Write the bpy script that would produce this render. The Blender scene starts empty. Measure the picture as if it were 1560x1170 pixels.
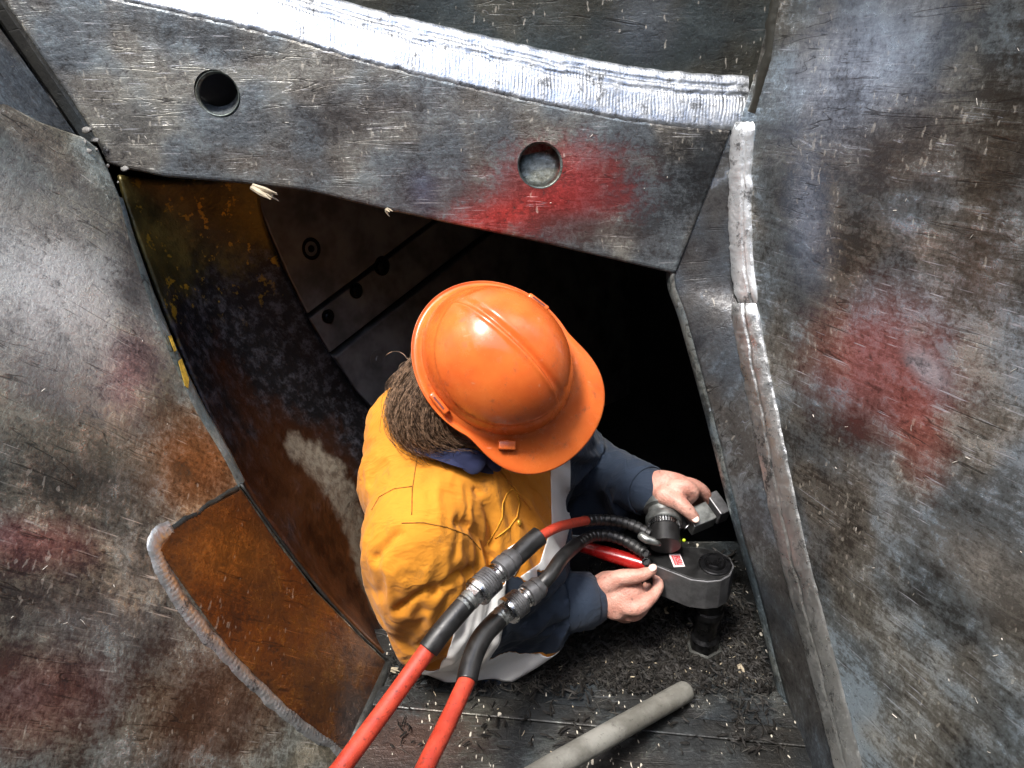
import bpy, bmesh, math, random
import numpy as np
from mathutils import Vector, Matrix, noise
from mathutils.bvhtree import BVHTree
R = math.radians
random.seed(7)
scene = bpy.context.scene
COL = scene.collection

# ------------------------------------------------------------------ camera
H = 1.202                      # lens height above the pit deck (deck is z = 0)
PITCH = R(35)
FPX = 1201.0                   # focal length in pixels of the 1560-wide photograph
cam_d = bpy.data.cameras.new('camera')
cam_d.sensor_width = 36.0
cam_d.lens = 36.0 * FPX / 1560.0
cam_d.clip_start = 0.02
cam_d.clip_end = 500
cam = bpy.data.objects.new('camera', cam_d)
COL.objects.link(cam)
cam.location = (0, 0, H)
cam.rotation_euler = (math.pi / 2 - PITCH, 0, 0)
scene.camera = cam

# ------------------------------------------------------------------ sky, sun, exposure
SUN_DIR = Vector((-0.30, -0.20, 0.93)).normalized()     # towards the sun
world = bpy.data.worlds.new('World')
scene.world = world
world.use_nodes = True
wn = world.node_tree
wn.nodes.clear()
sky = wn.nodes.new('ShaderNodeTexSky')
sky.sky_type = 'NISHITA'
sky.sun_disc = False
sky.sun_elevation = math.asin(SUN_DIR.z)
sky.sun_rotation = math.atan2(SUN_DIR.x, SUN_DIR.y)
sky.dust_density = 2.0
bg = wn.nodes.new('ShaderNodeBackground')
bg.inputs['Strength'].default_value = 0.15
wo = wn.nodes.new('ShaderNodeOutputWorld')
wn.links.new(sky.outputs[0], bg.inputs[0])
wn.links.new(bg.outputs[0], wo.inputs[0])
sun_d = bpy.data.lights.new('sun', 'SUN')
sun_d.energy = 1.5
sun_d.angle = R(11)
sun_d.color = (1.0, 0.96, 0.9)
sun = bpy.data.objects.new('sun', sun_d)
COL.objects.link(sun)
sun.location = SUN_DIR * 6
sun.rotation_euler = SUN_DIR.to_track_quat('Z', 'Y').to_euler()
scene.view_settings.view_transform = 'Standard'
scene.view_settings.look = 'None'
scene.view_settings.gamma = 1
scene.view_settings.use_curve_mapping = False
scene.view_settings.exposure = 2.0
scene.cycles.max_bounces = 4
scene.cycles.diffuse_bounces = 3
scene.cycles.glossy_bounces = 2
scene.cycles.use_adaptive_sampling = True
scene.cycles.adaptive_threshold = 0.02
scene.cycles.use_denoising = True

# ------------------------------------------------------------------ geometry helpers
FWD = Vector((0, math.cos(PITCH), -math.sin(PITCH)))
UPV = Vector((0, math.sin(PITCH), math.cos(PITCH)))
RGT = Vector((1, 0, 0))
CAM = Vector((0, 0, H))

def ray(px, py):
    return FWD + RGT * ((px - 780) / FPX) + UPV * ((585 - py) / FPX)

def P(px, py, d):
    """Point seen at photograph pixel (px, py), d metres in front of the lens."""
    return CAM + ray(px, py) * d

class Plane:
    def __init__(s, a, b, c):
        s.o = a.copy()
        n = (b - a).cross(c - a).normalized()
        if n.dot(CAM - a) < 0: n = -n
        s.n = n
        e1 = RGT - n * RGT.dot(n)
        if e1.length < 0.3: e1 = UPV - n * UPV.dot(n)
        s.e1 = e1.normalized()
        s.e2 = n.cross(s.e1)
    def at(s, px, py, lift=0.0):
        r = ray(px, py)
        t = (s.o - CAM).dot(s.n) / r.dot(s.n)
        return CAM + r * t + s.n * lift
    def uv(s, p):
        d = p - s.o
        return d.dot(s.e1), d.dot(s.e2)
    def uvp(s, px, py):
        return s.uv(s.at(px, py))

def link(name, me, mats=None, parent=None, smooth=False):
    o = bpy.data.objects.new(name, me)
    COL.objects.link(o)
    if mats:
        for m in (mats if isinstance(mats, (list, tuple)) else [mats]):
            me.materials.append(m)
    if parent:
        o.parent = parent
        o.matrix_parent_inverse = parent.matrix_world.inverted() if False else Matrix.Translation(-parent.location)
    if smooth:
        me.polygons.foreach_set('use_smooth', [True] * len(me.polygons))
    return o

def obj(name, bm, mats=None, parent=None, smooth=False):
    me = bpy.data.meshes.new(name)
    bm.normal_update()
    bm.to_mesh(me)
    bm.free()
    return link(name, me, mats, parent, smooth)

def tag(o, label, cat=None, group=None, kind=None):
    if label: o['label'] = label
    if cat: o['category'] = cat
    if group: o['group'] = group
    if kind: o['kind'] = kind
    return o

def empty(name, loc, label, cat, group=None):
    o = bpy.data.objects.new(name, None)
    o.empty_display_size = 0.05
    COL.objects.link(o)
    o.location = loc
    tag(o, label, cat, group)
    return o

def apply_mods(o):
    dg = bpy.context.evaluated_depsgraph_get()
    dg.update()
    me = bpy.data.meshes.new_from_object(o.evaluated_get(dg))
    old = o.data
    o.modifiers.clear()
    o.data = me
    bpy.data.meshes.remove(old)
    return o

def set_uv(o, pl):
    me = o.data
    uvl = me.uv_layers.new(name='UVMap') if not me.uv_layers else me.uv_layers[0]
    inv = o.parent.location if o.parent else Vector((0, 0, 0))
    for l in me.loops:
        uvl.data[l.index].uv = pl.uv(me.vertices[l.vertex_index].co)

def plate(name, pl, pts, thick, mat, parent=None, bevel=0.004, lift=0.0, segs=2):
    """Flat steel plate on plane pl; pts are photo pixels or Vectors."""
    bm = bmesh.new()
    vs = []
    for p in pts:
        v = pl.at(p[0], p[1], lift) if not isinstance(p, Vector) else p - pl.n * ((p - pl.o).dot(pl.n) - lift)
        vs.append(bm.verts.new(v))
    f = bm.faces.new(vs)
    f.normal_update()
    if f.normal.dot(pl.n) < 0: f.normal_flip()
    r = bmesh.ops.extrude_face_region(bm, geom=[f])
    for e in r['geom']:
        if isinstance(e, bmesh.types.BMVert): e.co -= pl.n * thick
    bmesh.ops.recalc_face_normals(bm, faces=bm.faces)
    if bevel:
        bmesh.ops.bevel(bm, geom=[e for e in bm.edges], offset=bevel, segments=segs, affect='EDGES', profile=0.5, clamp_overlap=True)
    o = obj(name, bm, mat, parent)
    set_uv(o, pl)
    return o

def cut(o, cutters):
    for c in cutters:
        m = o.modifiers.new('cut', 'BOOLEAN')
        m.object = c
        m.solver = 'EXACT'
    apply_mods(o)
    for c in cutters:
        bpy.data.objects.remove(c)

def frame_of(axis):
    a = axis.normalized()
    t = Vector((0, 0, 1)) if abs(a.z) < 0.9 else Vector((1, 0, 0))
    x = t.cross(a).normalized()
    return x, a.cross(x), a

def cyl(bm, c0, c1, r0, r1=None, n=24, cap=True):
    r1 = r0 if r1 is None else r1
    x, y, a = frame_of(c1 - c0)
    A, B = [], []
    for i in range(n):
        t = 2 * math.pi * i / n
        d = x * math.cos(t) + y * math.sin(t)
        A.append(bm.verts.new(c0 + d * r0)); B.append(bm.verts.new(c1 + d * r1))
    for i in range(n):
        j = (i + 1) % n
        bm.faces.new((A[i], A[j], B[j], B[i]))
    if cap:
        bm.faces.new(A[::-1]); bm.faces.new(B)

def lathe(bm, c0, axis, prof, n=32, x=None):
    """prof: list of (along axis, radius)."""
    fx, fy, a = frame_of(axis)
    if x is not None:
        fx = (x - a * x.dot(a)).normalized(); fy = a.cross(fx)
    rings = []
    for (h, r) in prof:
        rings.append([bm.verts.new(c0 + a * h + (fx * math.cos(2 * math.pi * i / n) + fy * math.sin(2 * math.pi * i / n)) * r) for i in range(n)])
    for p, q in zip(rings, rings[1:]):
        for i in range(n):
            j = (i + 1) % n
            bm.faces.new((p[i], p[j], q[j], q[i]))
    bm.faces.new(rings[0][::-1]); bm.faces.new(rings[-1])

def spline(pts, n):
    """Catmull-Rom through tuples/Vectors, n samples per span."""
    pts = [Vector(p) for p in pts]
    ext = [pts[0] * 2 - pts[1]] + pts + [pts[-1] * 2 - pts[-2]]
    out = []
    for i in range(1, len(ext) - 2):
        p0, p1, p2, p3 = ext[i - 1], ext[i], ext[i + 1], ext[i + 2]
        for k in range(n):
            t = k / n
            out.append(0.5 * ((2 * p1) + (p2 - p0) * t + (2 * p0 - 5 * p1 + 4 * p2 - p3) * t * t + (3 * p1 - p0 - 3 * p2 + p3) * t ** 3))
    out.append(pts[-1])
    return out

def tube(bm, pts, rad, n=12, flat=None, cap=True, ripple=None):
    """Swept tube. rad: number or list. flat: (Vector, factor) squeezes the section along a direction."""
    pts = [Vector(p) for p in pts]
    rads = rad if isinstance(rad, (list, tuple)) else [rad] * len(pts)
    rings = []
    px = None
    for i, p in enumerate(pts):
        a = (pts[min(i + 1, len(pts) - 1)] - pts[max(i - 1, 0)]).normalized()
        if px is None: px = frame_of(a)[0]
        px = (px - a * px.dot(a)).normalized()
        py = a.cross(px)
        ring = []
        for k in range(n):
            t = 2 * math.pi * k / n
            d = (px * math.cos(t) + py * math.sin(t)) * rads[i]
            if flat:
                fd, ff = flat
                d = d - fd * d.dot(fd) * (1 - ff)
            ring.append(bm.verts.new(p + d))
        rings.append(ring)
    for p, q in zip(rings, rings[1:]):
        for k in range(n):
            j = (k + 1) % n
            bm.faces.new((p[k], p[j], q[j], q[k]))
    if cap:
        bm.faces.new(rings[0][::-1]); bm.faces.new(rings[-1])
    return rings

def box(bm, c, ax, ay, az, sx, sy, sz):
    vs = []
    for k in (-1, 1):
        for j in (-1, 1):
            for i in (-1, 1):
                vs.append(bm.verts.new(c + ax * (i * sx / 2) + ay * (j * sy / 2) + az * (k * sz / 2)))
    for f in ((0, 2, 3, 1), (4, 5, 7, 6), (0, 1, 5, 4), (2, 6, 7, 3), (0, 4, 6, 2), (1, 3, 7, 5)):
        bm.faces.new([vs[i] for i in f])
    return vs

def bev(bm, w, seg=2):
    bmesh.ops.bevel(bm, geom=list(bm.edges), offset=w, segments=seg, affect='EDGES', profile=0.5, clamp_overlap=True)

def smooth_by_angle(o, deg=35):
    me = o.data
    me.polygons.foreach_set('use_smooth', [True] * len(me.polygons))
    bm = bmesh.new(); bm.from_mesh(me)
    for e in bm.edges:
        e.smooth = not (len(e.link_faces) == 2 and e.calc_face_angle(0) > R(deg))
    bm.to_mesh(me); bm.free()

# ------------------------------------------------------------------ material helpers
class NT:
    def __init__(s, name):
        s.m = bpy.data.materials.new(name)
        s.m.use_nodes = True
        s.t = s.m.node_tree
        s.t.nodes.clear()
        s.out = s.t.nodes.new('ShaderNodeOutputMaterial')
        s.b = s.t.nodes.new('ShaderNodeBsdfPrincipled')
        s.t.links.new(s.b.outputs[0], s.out.inputs[0])
    def n(s, t, **kw):
        x = s.t.nodes.new(t)
        for k, v in kw.items(): setattr(x, k, v)
        return x
    def put(s, sock, v):
        if isinstance(v, bpy.types.NodeSocket): s.t.links.new(v, sock)
        elif v is not None:
            if sock.type == 'RGBA' and len(v) == 3: v = (*v, 1)
            sock.default_value = v
    def math(s, op, a, b=None, c=None, clamp=False):
        x = s.n('ShaderNodeMath', operation=op, use_clamp=clamp)
        s.put(x.inputs[0], a); s.put(x.inputs[1], b)
        if c is not None: s.put(x.inputs[2], c)
        return x.outputs[0]
    def mix(s, f, a, b, blend='MIX'):
        x = s.n('ShaderNodeMix', data_type='RGBA', blend_type=blend)
        s.put(x.inputs[0], f); s.put(x.inputs[6], a); s.put(x.inputs[7], b)
        return x.outputs[2]
    def rng(s, v, a, b, c=0.0, d=1.0, smooth=True):
        x = s.n('ShaderNodeMapRange', interpolation_type='SMOOTHSTEP' if smooth else 'LINEAR')
        s.put(x.inputs[0], v); s.put(x.inputs[1], a); s.put(x.inputs[2], b); s.put(x.inputs[3], c); s.put(x.inputs[4], d)
        return x.outputs[0]
    def noise(s, co, scale, detail=5, rough=0.6, dist=0.0):
        x = s.n('ShaderNodeTexNoise', noise_dimensions=getattr(s, 'dim', '3D'))
        s.put(x.inputs['Vector'], co); s.put(x.inputs['Scale'], scale); s.put(x.inputs['Detail'], detail)
        s.put(x.inputs['Roughness'], rough); s.put(x.inputs['Distortion'], dist)
        return x.outputs[0]
    def mapping(s, co, loc=(0, 0, 0), rot=0.0, scale=(1, 1, 1)):
        x = s.n('ShaderNodeMapping')
        s.put(x.inputs[0], co); s.put(x.inputs[1], loc); s.put(x.inputs[2], (0, 0, rot)); s.put(x.inputs[3], scale)
        return x.outputs[0]
    def uv(s):
        return s.n('ShaderNodeTexCoord').outputs['UV']
    def objco(s):
        return s.n('ShaderNodeTexCoord').outputs['Object']
    def bump(s, h, strength=0.5, dist=0.002, normal=None):
        x = s.n('ShaderNodeBump')
        s.put(x.inputs['Strength'], strength); s.put(x.inputs['Distance'], dist); s.put(x.inputs['Height'], h)
        if normal is not None: s.put(x.inputs['Normal'], normal)
        return x.outputs[0]
    def fin(s, color=None, rough=None, metal=None, normal=None, **kw):
        s.put(s.b.inputs['Base Color'], color); s.put(s.b.inputs['Roughness'], rough)
        s.put(s.b.inputs['Metallic'], metal)
        if normal is not None: s.put(s.b.inputs['Normal'], normal)
        for k, v in kw.items(): s.put(s.b.inputs[k], v)
        return s.m

def steel(name, dark, mid, light, rot=0.0, blobs=(), metal=0.75, rough=(0.28, 0.6), seed=0.0, flecks=0.6, scr=0.5, coords='uv', stain=0.5):
    """Worn steel plate: mottled tone, grime, directional scratches, flecks of bark, paint marks and painted sheen (blobs in plate metres)."""
    t = NT(name)
    t.dim = '2D' if coords == 'uv' else '3D'
    co = t.uv() if coords == 'uv' else t.objco()
    c0 = t.mapping(co, loc=(seed, seed * 1.7, seed * 0.6))
    big = t.noise(c0, 4.0, 3, 0.62)
    med = t.noise(c0, 17, 5, 0.74)
    fine = t.noise(c0, 120, 3, 0.8)
    streak = t.noise(t.mapping(c0, rot=rot, scale=(10, 62, 30)), 1.0, 3, 0.75, 0.6)
    scratch = t.noise(t.mapping(c0, rot=rot + 0.45, scale=(16, 300, 90)), 1.0, 1, 0.6)
    tone = t.math('ADD', t.math('MULTIPLY', med, 0.48), t.math('ADD', t.math('MULTIPLY', fine, 0.34), t.math('MULTIPLY', streak, 0.08 + 0.3 * scr)))
    tone = t.math('DIVIDE', tone, 0.90 + 0.3 * scr)
    lo = t.math('SUBTRACT', 0.48, t.math('MULTIPLY', t.math('SUBTRACT', big, 0.5), 0.44))
    col = t.mix(t.rng(t.math('SUBTRACT', tone, lo), -0.12, 0.03), dark, mid)
    col = t.mix(t.rng(t.math('SUBTRACT', tone, lo), 0.015, 0.15), col, light)
    hue = t.noise(t.mapping(c0, loc=(7.7, 1.3, 2.2)), 6.5, 2, 0.6)
    col = t.mix(1.0, col, t.mix(t.rng(hue, 0.40, 0.62), (0.87, 1.0, 1.02), (1.06, 1.02, 0.86)), 'MULTIPLY')
    for (u, v, ru, rv, ang, c, k) in blobs:
        x = t.n('ShaderNodeVectorMath', operation='SUBTRACT')
        t.put(x.inputs[0], co); x.inputs[1].default_value = (u, v, 0)
        y = t.mapping(x.outputs[0], rot=-ang)
        z = t.n('ShaderNodeVectorMath', operation='MULTIPLY')
        t.put(z.inputs[0], y); z.inputs[1].default_value = (1 / ru, 1 / rv, 0)
        ln = t.n('ShaderNodeVectorMath', operation='LENGTH')
        t.put(ln.inputs[0], z.outputs[0])
        d = t.math('ADD', ln.outputs['Value'], t.math('MULTIPLY', t.math('SUBTRACT', tone, 0.5), 2.4))
        f = t.math('MULTIPLY', t.rng(d, 1.3, 0.15), k)
        sh = t.mix(t.rng(t.math('SUBTRACT', tone, lo), -0.1, 0.12), tuple(q * 0.5 for q in c), tuple(min(1, q * 1.25) for q in c))
        col = t.mix(f, col, sh)
    gl = t.noise(t.mapping(c0, loc=(2.3, 8.1, 0), rot=rot + 0.12, scale=(4.5, 46, 15)), 1.0, 2, 0.6, 0.4)
    ga = t.math('ABSOLUTE', t.math('SUBTRACT', gl, 0.5))
    gouge = t.math('MULTIPLY', t.rng(ga, 0.010, 0.002), t.math('MULTIPLY', t.rng(med, 0.50, 0.60), t.rng(hue, 0.46, 0.6)))
    dgo = t.math('MULTIPLY', t.rng(t.math('ABSOLUTE', t.math('SUBTRACT', gl, 0.585)), 0.014, 0.003), t.rng(hue, 0.44, 0.56))
    col = t.mix(t.math('MULTIPLY', gouge, 0.45), col, tuple(min(1, x * 1.7) for x in light))
    col = t.mix(t.math('MULTIPLY', dgo, 0.6), col, (0.012, 0.011, 0.010))
    pit = t.math('MULTIPLY', t.rng(t.math('ADD', t.math('MULTIPLY', fine, 0.6), t.math('MULTIPLY', med, 0.4)), 0.42, 0.34), stain)
    col = t.mix(pit, col, (0.014, 0.012, 0.011))
    fl = t.noise(t.mapping(c0, rot=rot + 0.9, scale=(150, 60, 90)), 1.0, 1, 0.5)
    flm = t.math('MULTIPLY', t.rng(t.math('ADD', fl, t.math('ADD', t.math('MULTIPLY', t.math('SUBTRACT', med, 0.5), 0.25), t.math('MULTIPLY', t.math('SUBTRACT', hue, 0.5), 0.5))), 0.77, 0.82), flecks)
    col = t.mix(flm, col, (0.5, 0.46, 0.38))
    sm = t.math('MULTIPLY', t.rng(scratch, 0.70, 0.78), t.rng(big, 0.42, 0.6))
    col = t.mix(t.math('MULTIPLY', sm, 0.55), col, tuple(min(1, x * 1.9) for x in light))
    rg = t.math('ADD', t.rng(tone, 0.35, 0.65, rough[1], rough[0]), t.math('MULTIPLY', flm, 0.3), clamp=True)
    mt = t.math('SUBTRACT', metal, t.math('ADD', t.math('MULTIPLY', flm, 0.6), t.math('MULTIPLY', pit, 0.4)), clamp=True)
    hh = t.math('ADD', t.math('MULTIPLY', fine, 0.26), t.math('MULTIPLY', streak, 0.20))
    hh = t.math('ADD', hh, t.math('MULTIPLY', med, 0.8))
    hh = t.math('SUBTRACT', hh, t.math('MULTIPLY', t.math('ADD', gouge, dgo), 0.12))
    n1 = t.bump(hh, 0.5, 0.0048)
    return t.fin(col, rg, mt, n1)

def plain(name, col, rough=0.5, metal=0.0, var=0.25, scale=30, bump=0.15, bd=0.001, **kw):
    t = NT(name)
    co = t.objco()
    a = t.noise(co, scale, 3, 0.65)
    b = t.noise(co, scale * 6, 1, 0.6)
    c = t.mix(t.rng(a, 0.3, 0.7), tuple(x * (1 - var) for x in col), tuple(min(1, x * (1 + var)) for x in col))
    r = t.math('ADD', t.rng(a, 0.3, 0.7, -0.08, 0.08), rough)
    return t.fin(c, r, metal, t.bump(t.math('ADD', a, t.math('MULTIPLY', b, 0.5)), bump, bd), **kw)
# ------------------------------------------------------------------ planes of the chute
PL_BACK = Plane(P(170, 262, 1.13), P(1025, 415, 1.22), P(1112, 180, 1.155))
PL_LEFT = Plane(P(590, 1005, 1.397), P(520, 1170, 1.236), P(180, 262, 1.13))
PL_RIGHT = Plane(P(1130, 300, 1.18), P(1270, 1100, 1.14), P(1560, 585, 0.80))
w0, w1 = PL_BACK.at(420, 20) + Vector((0, 0.042, 0)), PL_BACK.at(1130, 140) + Vector((0, 0.03, 0))
PL_TOP = Plane(w0, w1, (w0 + w1) / 2 + Vector((0, 0.16, 1.4)))
PL_DECK = Plane(Vector((0, 0, 0)), Vector((1, 0, 0)), Vector((0, 1, 0)))

def flow(pl, p, q):
    (u0, v0), (u1, v1) = pl.uvp(*p), pl.uvp(*q)
    return math.atan2(v1 - v0, u1 - u0)
RED = (0.48, 0.05, 0.045)
def B(pl, px, py, rx, ry, ang, col, k):
    """Blob given in photo pixels; radii in pixels at that place."""
    u, v = pl.uvp(px, py)
    d = (pl.at(px, py) - CAM).dot(FWD)
    return (u, v, rx * d / FPX, ry * d / FPX, ang, col, k)

M_back = steel('back_plate_steel', (0.05, 0.047, 0.049), (0.14, 0.135, 0.14), (0.27, 0.27, 0.275), rot=-flow(PL_BACK, (300, 150), (500, 240)), scr=0.25, seed=1.3, metal=0.55, rough=(0.32, 0.6), flecks=0.35, blobs=[
    B(PL_BACK, 850, 290, 130, 70, 0.1, RED, 0.9), B(PL_BACK, 770, 325, 110, 34, 0.2, (0.55, 0.05, 0.04), 0.95),
    B(PL_BACK, 645, 290, 26, 34, 0, (0.08, 0.11, 0.19), 0.6),
    B(PL_BACK, 700, 300, 170, 60, 0.2, (0.09, 0.055, 0.05), 0.5),
    B(PL_BACK, 420, 250, 130, 26, -0.1, (0.10, 0.075, 0.055), 0.55),
    B(PL_BACK, 1075, 240, 70, 110, 0.2, (0.018, 0.018, 0.018), 0.85), B(PL_BACK, 560, 170, 130, 40, 0.2, (0.06, 0.05, 0.045), 0.6), B(PL_BACK, 200, 190, 90, 40, 0.2, (0.05, 0.05, 0.05), 0.6), B(PL_BACK, 330, 60, 160, 22, -0.15, (0.04, 0.038, 0.035), 0.6), B(PL_BACK, 900, 350, 120, 26, -0.2, (0.10, 0.07, 0.06), 0.6)])
M_left = steel('left_wall_steel', (0.06, 0.056, 0.047), (0.23, 0.22, 0.19), (0.53, 0.51, 0.46), flecks=0.35, rot=-flow(PL_LEFT, (50, 740), (250, 790)), scr=0.35, seed=4.1, metal=0.5, rough=(0.24, 0.55), blobs=[
    B(PL_LEFT, 60, 440, 230, 210, 0.0, (0.78, 0.77, 0.72), 0.9),  # broad sky reflection on the upper wall, painted in as a pale patch
    B(PL_LEFT, 110, 740, 240, 90, 0.1, (0.09, 0.10, 0.09), 0.75),
    B(PL_LEFT, 200, 560, 50, 90, 0.0, (0.36, 0.16, 0.17), 0.6),
    B(PL_LEFT, 50, 830, 120, 50, 0.2, (0.36, 0.09, 0.10), 0.55),
    B(PL_LEFT, 60, 1060, 170, 90, 0.2, (0.26, 0.06, 0.05), 0.55),
    B(PL_LEFT, 120, 940, 260, 80, 0.0, (0.10, 0.085, 0.09), 0.65),
    B(PL_LEFT, 330, 1080, 170, 130, 0.5, (0.20, 0.085, 0.04), 0.75),
    B(PL_LEFT, 300, 700, 110, 90, 0.4, (0.30, 0.12, 0.03), 0.85),
    B(PL_LEFT, 210, 420, 45, 170, 0.25, (0.07, 0.06, 0.06), 0.7),
    B(PL_LEFT, 60, 220, 150, 50, -0.2, (0.22, 0.18, 0.15), 0.6), B(PL_LEFT, 90, 660, 200, 40, 0.05, (0.34, 0.34, 0.26), 0.6), B(PL_LEFT, 230, 860, 80, 60, 0.3, (0.11, 0.10, 0.085), 0.7), B(PL_LEFT, 40, 330, 120, 50, 0.2, (0.42, 0.37, 0.30), 0.5)])
M_patch = steel('rusted_patch_steel', (0.07, 0.025, 0.012), (0.15, 0.052, 0.017), (0.24, 0.09, 0.024), rot=0.9, seed=8.8, metal=0.4, rough=(0.22, 0.42), flecks=0.25, scr=0.25, stain=0.3, blobs=[
    B(PL_LEFT, 540, 1110, 60, 90, 0, (0.12, 0.115, 0.11), 0.8), B(PL_LEFT, 350, 840, 90, 60, 0.5, (0.30, 0.12, 0.025), 0.7)])
M_right = steel('right_wall_steel', (0.04, 0.036, 0.034), (0.14, 0.138, 0.14), (0.33, 0.35, 0.39), rot=-flow(PL_RIGHT, (1330, 700), (1420, 920)), seed=6.2, metal=0.6, rough=(0.24, 0.55), flecks=0.3, scr=0.9, blobs=[
    B(PL_RIGHT, 1330, 560, 160, 120, 0.3, (0.33, 0.075, 0.06), 0.62), B(PL_RIGHT, 1400, 660, 60, 90, 0.4, (0.34, 0.09, 0.07), 0.6),
    B(PL_RIGHT, 1300, 120, 190, 150, 0.5, (0.33, 0.38, 0.47), 0.7), B(PL_RIGHT, 1230, 330, 60, 130, 0.3, (0.26, 0.33, 0.44), 0.6),  # bluish highlights near the top, put into the plate colour
    B(PL_RIGHT, 1380, 230, 160, 70, 0.1, (0.10, 0.085, 0.075), 0.8), B(PL_RIGHT, 1520, 250, 60, 200, 0, (0.06, 0.045, 0.03), 0.85),
    B(PL_RIGHT, 1410, 560, 50, 24, -0.4, (0.40, 0.40, 0.44), 0.8), B(PL_RIGHT, 1500, 420, 90, 80, 0.2, (0.09, 0.07, 0.05), 0.7),
    B(PL_RIGHT, 1500, 870, 110, 70, 0, (0.36, 0.34, 0.30), 0.6), B(PL_RIGHT, 1400, 900, 30, 90, -0.6, (0.03, 0.03, 0.028), 0.8)])
M_cham = steel('corner_plate_steel', (0.03, 0.028, 0.032), (0.085, 0.085, 0.095), (0.19, 0.21, 0.25), rot=1.4, seed=2.9, scr=0.8, metal=0.6, rough=(0.3, 0.6), flecks=0.3, coords='obj')
M_top = steel('upper_plate_steel', (0.04, 0.04, 0.038), (0.085, 0.088, 0.085), (0.15, 0.155, 0.15), rot=0.3, seed=5.5, metal=0.6, blobs=[
    B(PL_TOP, 980, 40, 60, 60, 0, (0.25, 0.29, 0.33), 0.5)])
M_edge = steel('cut_edge_steel', (0.10, 0.13, 0.14), (0.25, 0.31, 0.33), (0.45, 0.52, 0.55), rot=0.2, seed=3.3, coords='obj', flecks=0.2, metal=0.35)
M_dark = steel('oily_dark_steel', (0.012, 0.012, 0.012), (0.03, 0.03, 0.03), (0.06, 0.06, 0.062), rot=0.2, seed=7.7, metal=0.4, coords='obj', flecks=0.15, rough=(0.4, 0.7))
M_unseen_casing = plain('unseen_casing_steel', (0.07, 0.07, 0.072), 0.6, 0.3, 0.4, 3)

def weld_mat(name, col, rough=0.22, sc=1.0, metal=0.92):
    t = NT(name)
    co = t.objco()
    a = t.noise(co, 60 * sc, 3, 0.7)
    g = t.noise(co, 240 * sc, 1, 0.6)
    d = t.noise(t.mapping(co, scale=(1, 1, 1)), 30 * sc, 5, 0.8)
    c = t.mix(t.rng(d, 0.53, 0.66), col, tuple(x * 0.22 for x in col))
    r = t.rng(a, 0.3, 0.7, rough, rough + 0.28)
    return t.fin(c, r, metal, t.bump(t.math('ADD', t.math('ADD', a, t.math('MULTIPLY', d, 0.6)), t.math('MULTIPLY', g, 0.2)), 0.35, 0.0018))
M_weld = weld_mat('bright_weld_metal', (0.45, 0.465, 0.47), 0.25)
M_weldw = weld_mat('pale_weld_metal', (0.58, 0.59, 0.58), 0.3, 1.2, 0.85)
M_weldb = weld_mat('ground_weld_metal', (0.68, 0.70, 0.70), 0.26, 1.0, 0.7)
M_weld2 = weld_mat('dull_weld_metal', (0.52, 0.53, 0.52), 0.26)

def weld(name, pts, width, height, nrm, mat, parent, pitch=0.006, amp=0.0012, side=8, wob=0.002, seed=0, prof=2.2):
    """Weld bead: half-round ribbon along pts with crescent ripples. width number or function of t."""
    pts = [Vector(p) for p in pts]
    L = [0]
    for a, b in zip(pts, pts[1:]): L.append(L[-1] + (b - a).length)
    N = max(8, int(L[-1] / (pitch / 3)))
    bm = bmesh.new()
    rows = []
    k = 0
    for i in range(N + 1):
        s = L[-1] * i / N
        while k < len(L) - 2 and L[k + 1] < s: k += 1
        f = (s - L[k]) / max(1e-9, L[k + 1] - L[k])
        c = pts[k].lerp(pts[k + 1], f)
        k0, k1 = max(0, k - (1 if f < .5 else 0)), min(len(pts) - 1, k + (2 if f > .5 else 1))
        ax = (pts[k1] - pts[k0]).normalized()
        nn = nrm(i / N) if callable(nrm) else nrm
        nn = (nn - ax * nn.dot(ax)).normalized()
        sd = ax.cross(nn)
        w = (width(i / N) if callable(width) else width) * (1 + 0.10 * noise.noise(Vector((s * 22, seed, 0))))
        c = c + sd * wob * noise.noise(Vector((s * 30, seed + 5, 0))) * 2
        row = []
        for j in range(side + 1):
            q = j / side * 2 - 1
            x = q * w / 2
            ph = s / pitch - (1 - q * q) * 0.9 + 0.5 * noise.noise(Vector((s * 40, seed + 2, q * 2)))
            rip = abs((ph % 1.0) - 0.5) * 2
            h = height * (1 - abs(q) ** prof) * (1 + 0.25 * noise.noise(Vector((s * 35, seed + 9, q)))) - amp * rip * (1 - q ** 4)
            e = (0.0022 * noise.noise(Vector((s * 90, seed + 3, q * 3))) + (0.05 if w > 0.035 else 0.09) * w * noise.noise(Vector((s * 38, seed + 7, q * 2)))) * abs(q)
            row.append(bm.verts.new(c + sd * (x + e) + nn * (h - 0.002 * abs(q) ** 3 - (0.0015 if abs(q) > 0.99 else 0))))
        rows.append(row)
    for a, b in zip(rows, rows[1:]):
        for j in range(side):
            bm.faces.new((a[j], a[j + 1], b[j + 1], b[j]))
    bmesh.ops.recalc_face_normals(bm, faces=bm.faces)
    f0 = bm.faces[:][len(bm.faces) // 2]
    if f0.normal.dot(nrm(0.5) if callable(nrm) else nrm) < 0: bmesh.ops.reverse_faces(bm, faces=bm.faces)
    return obj(name, bm, mat, parent, True)

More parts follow.
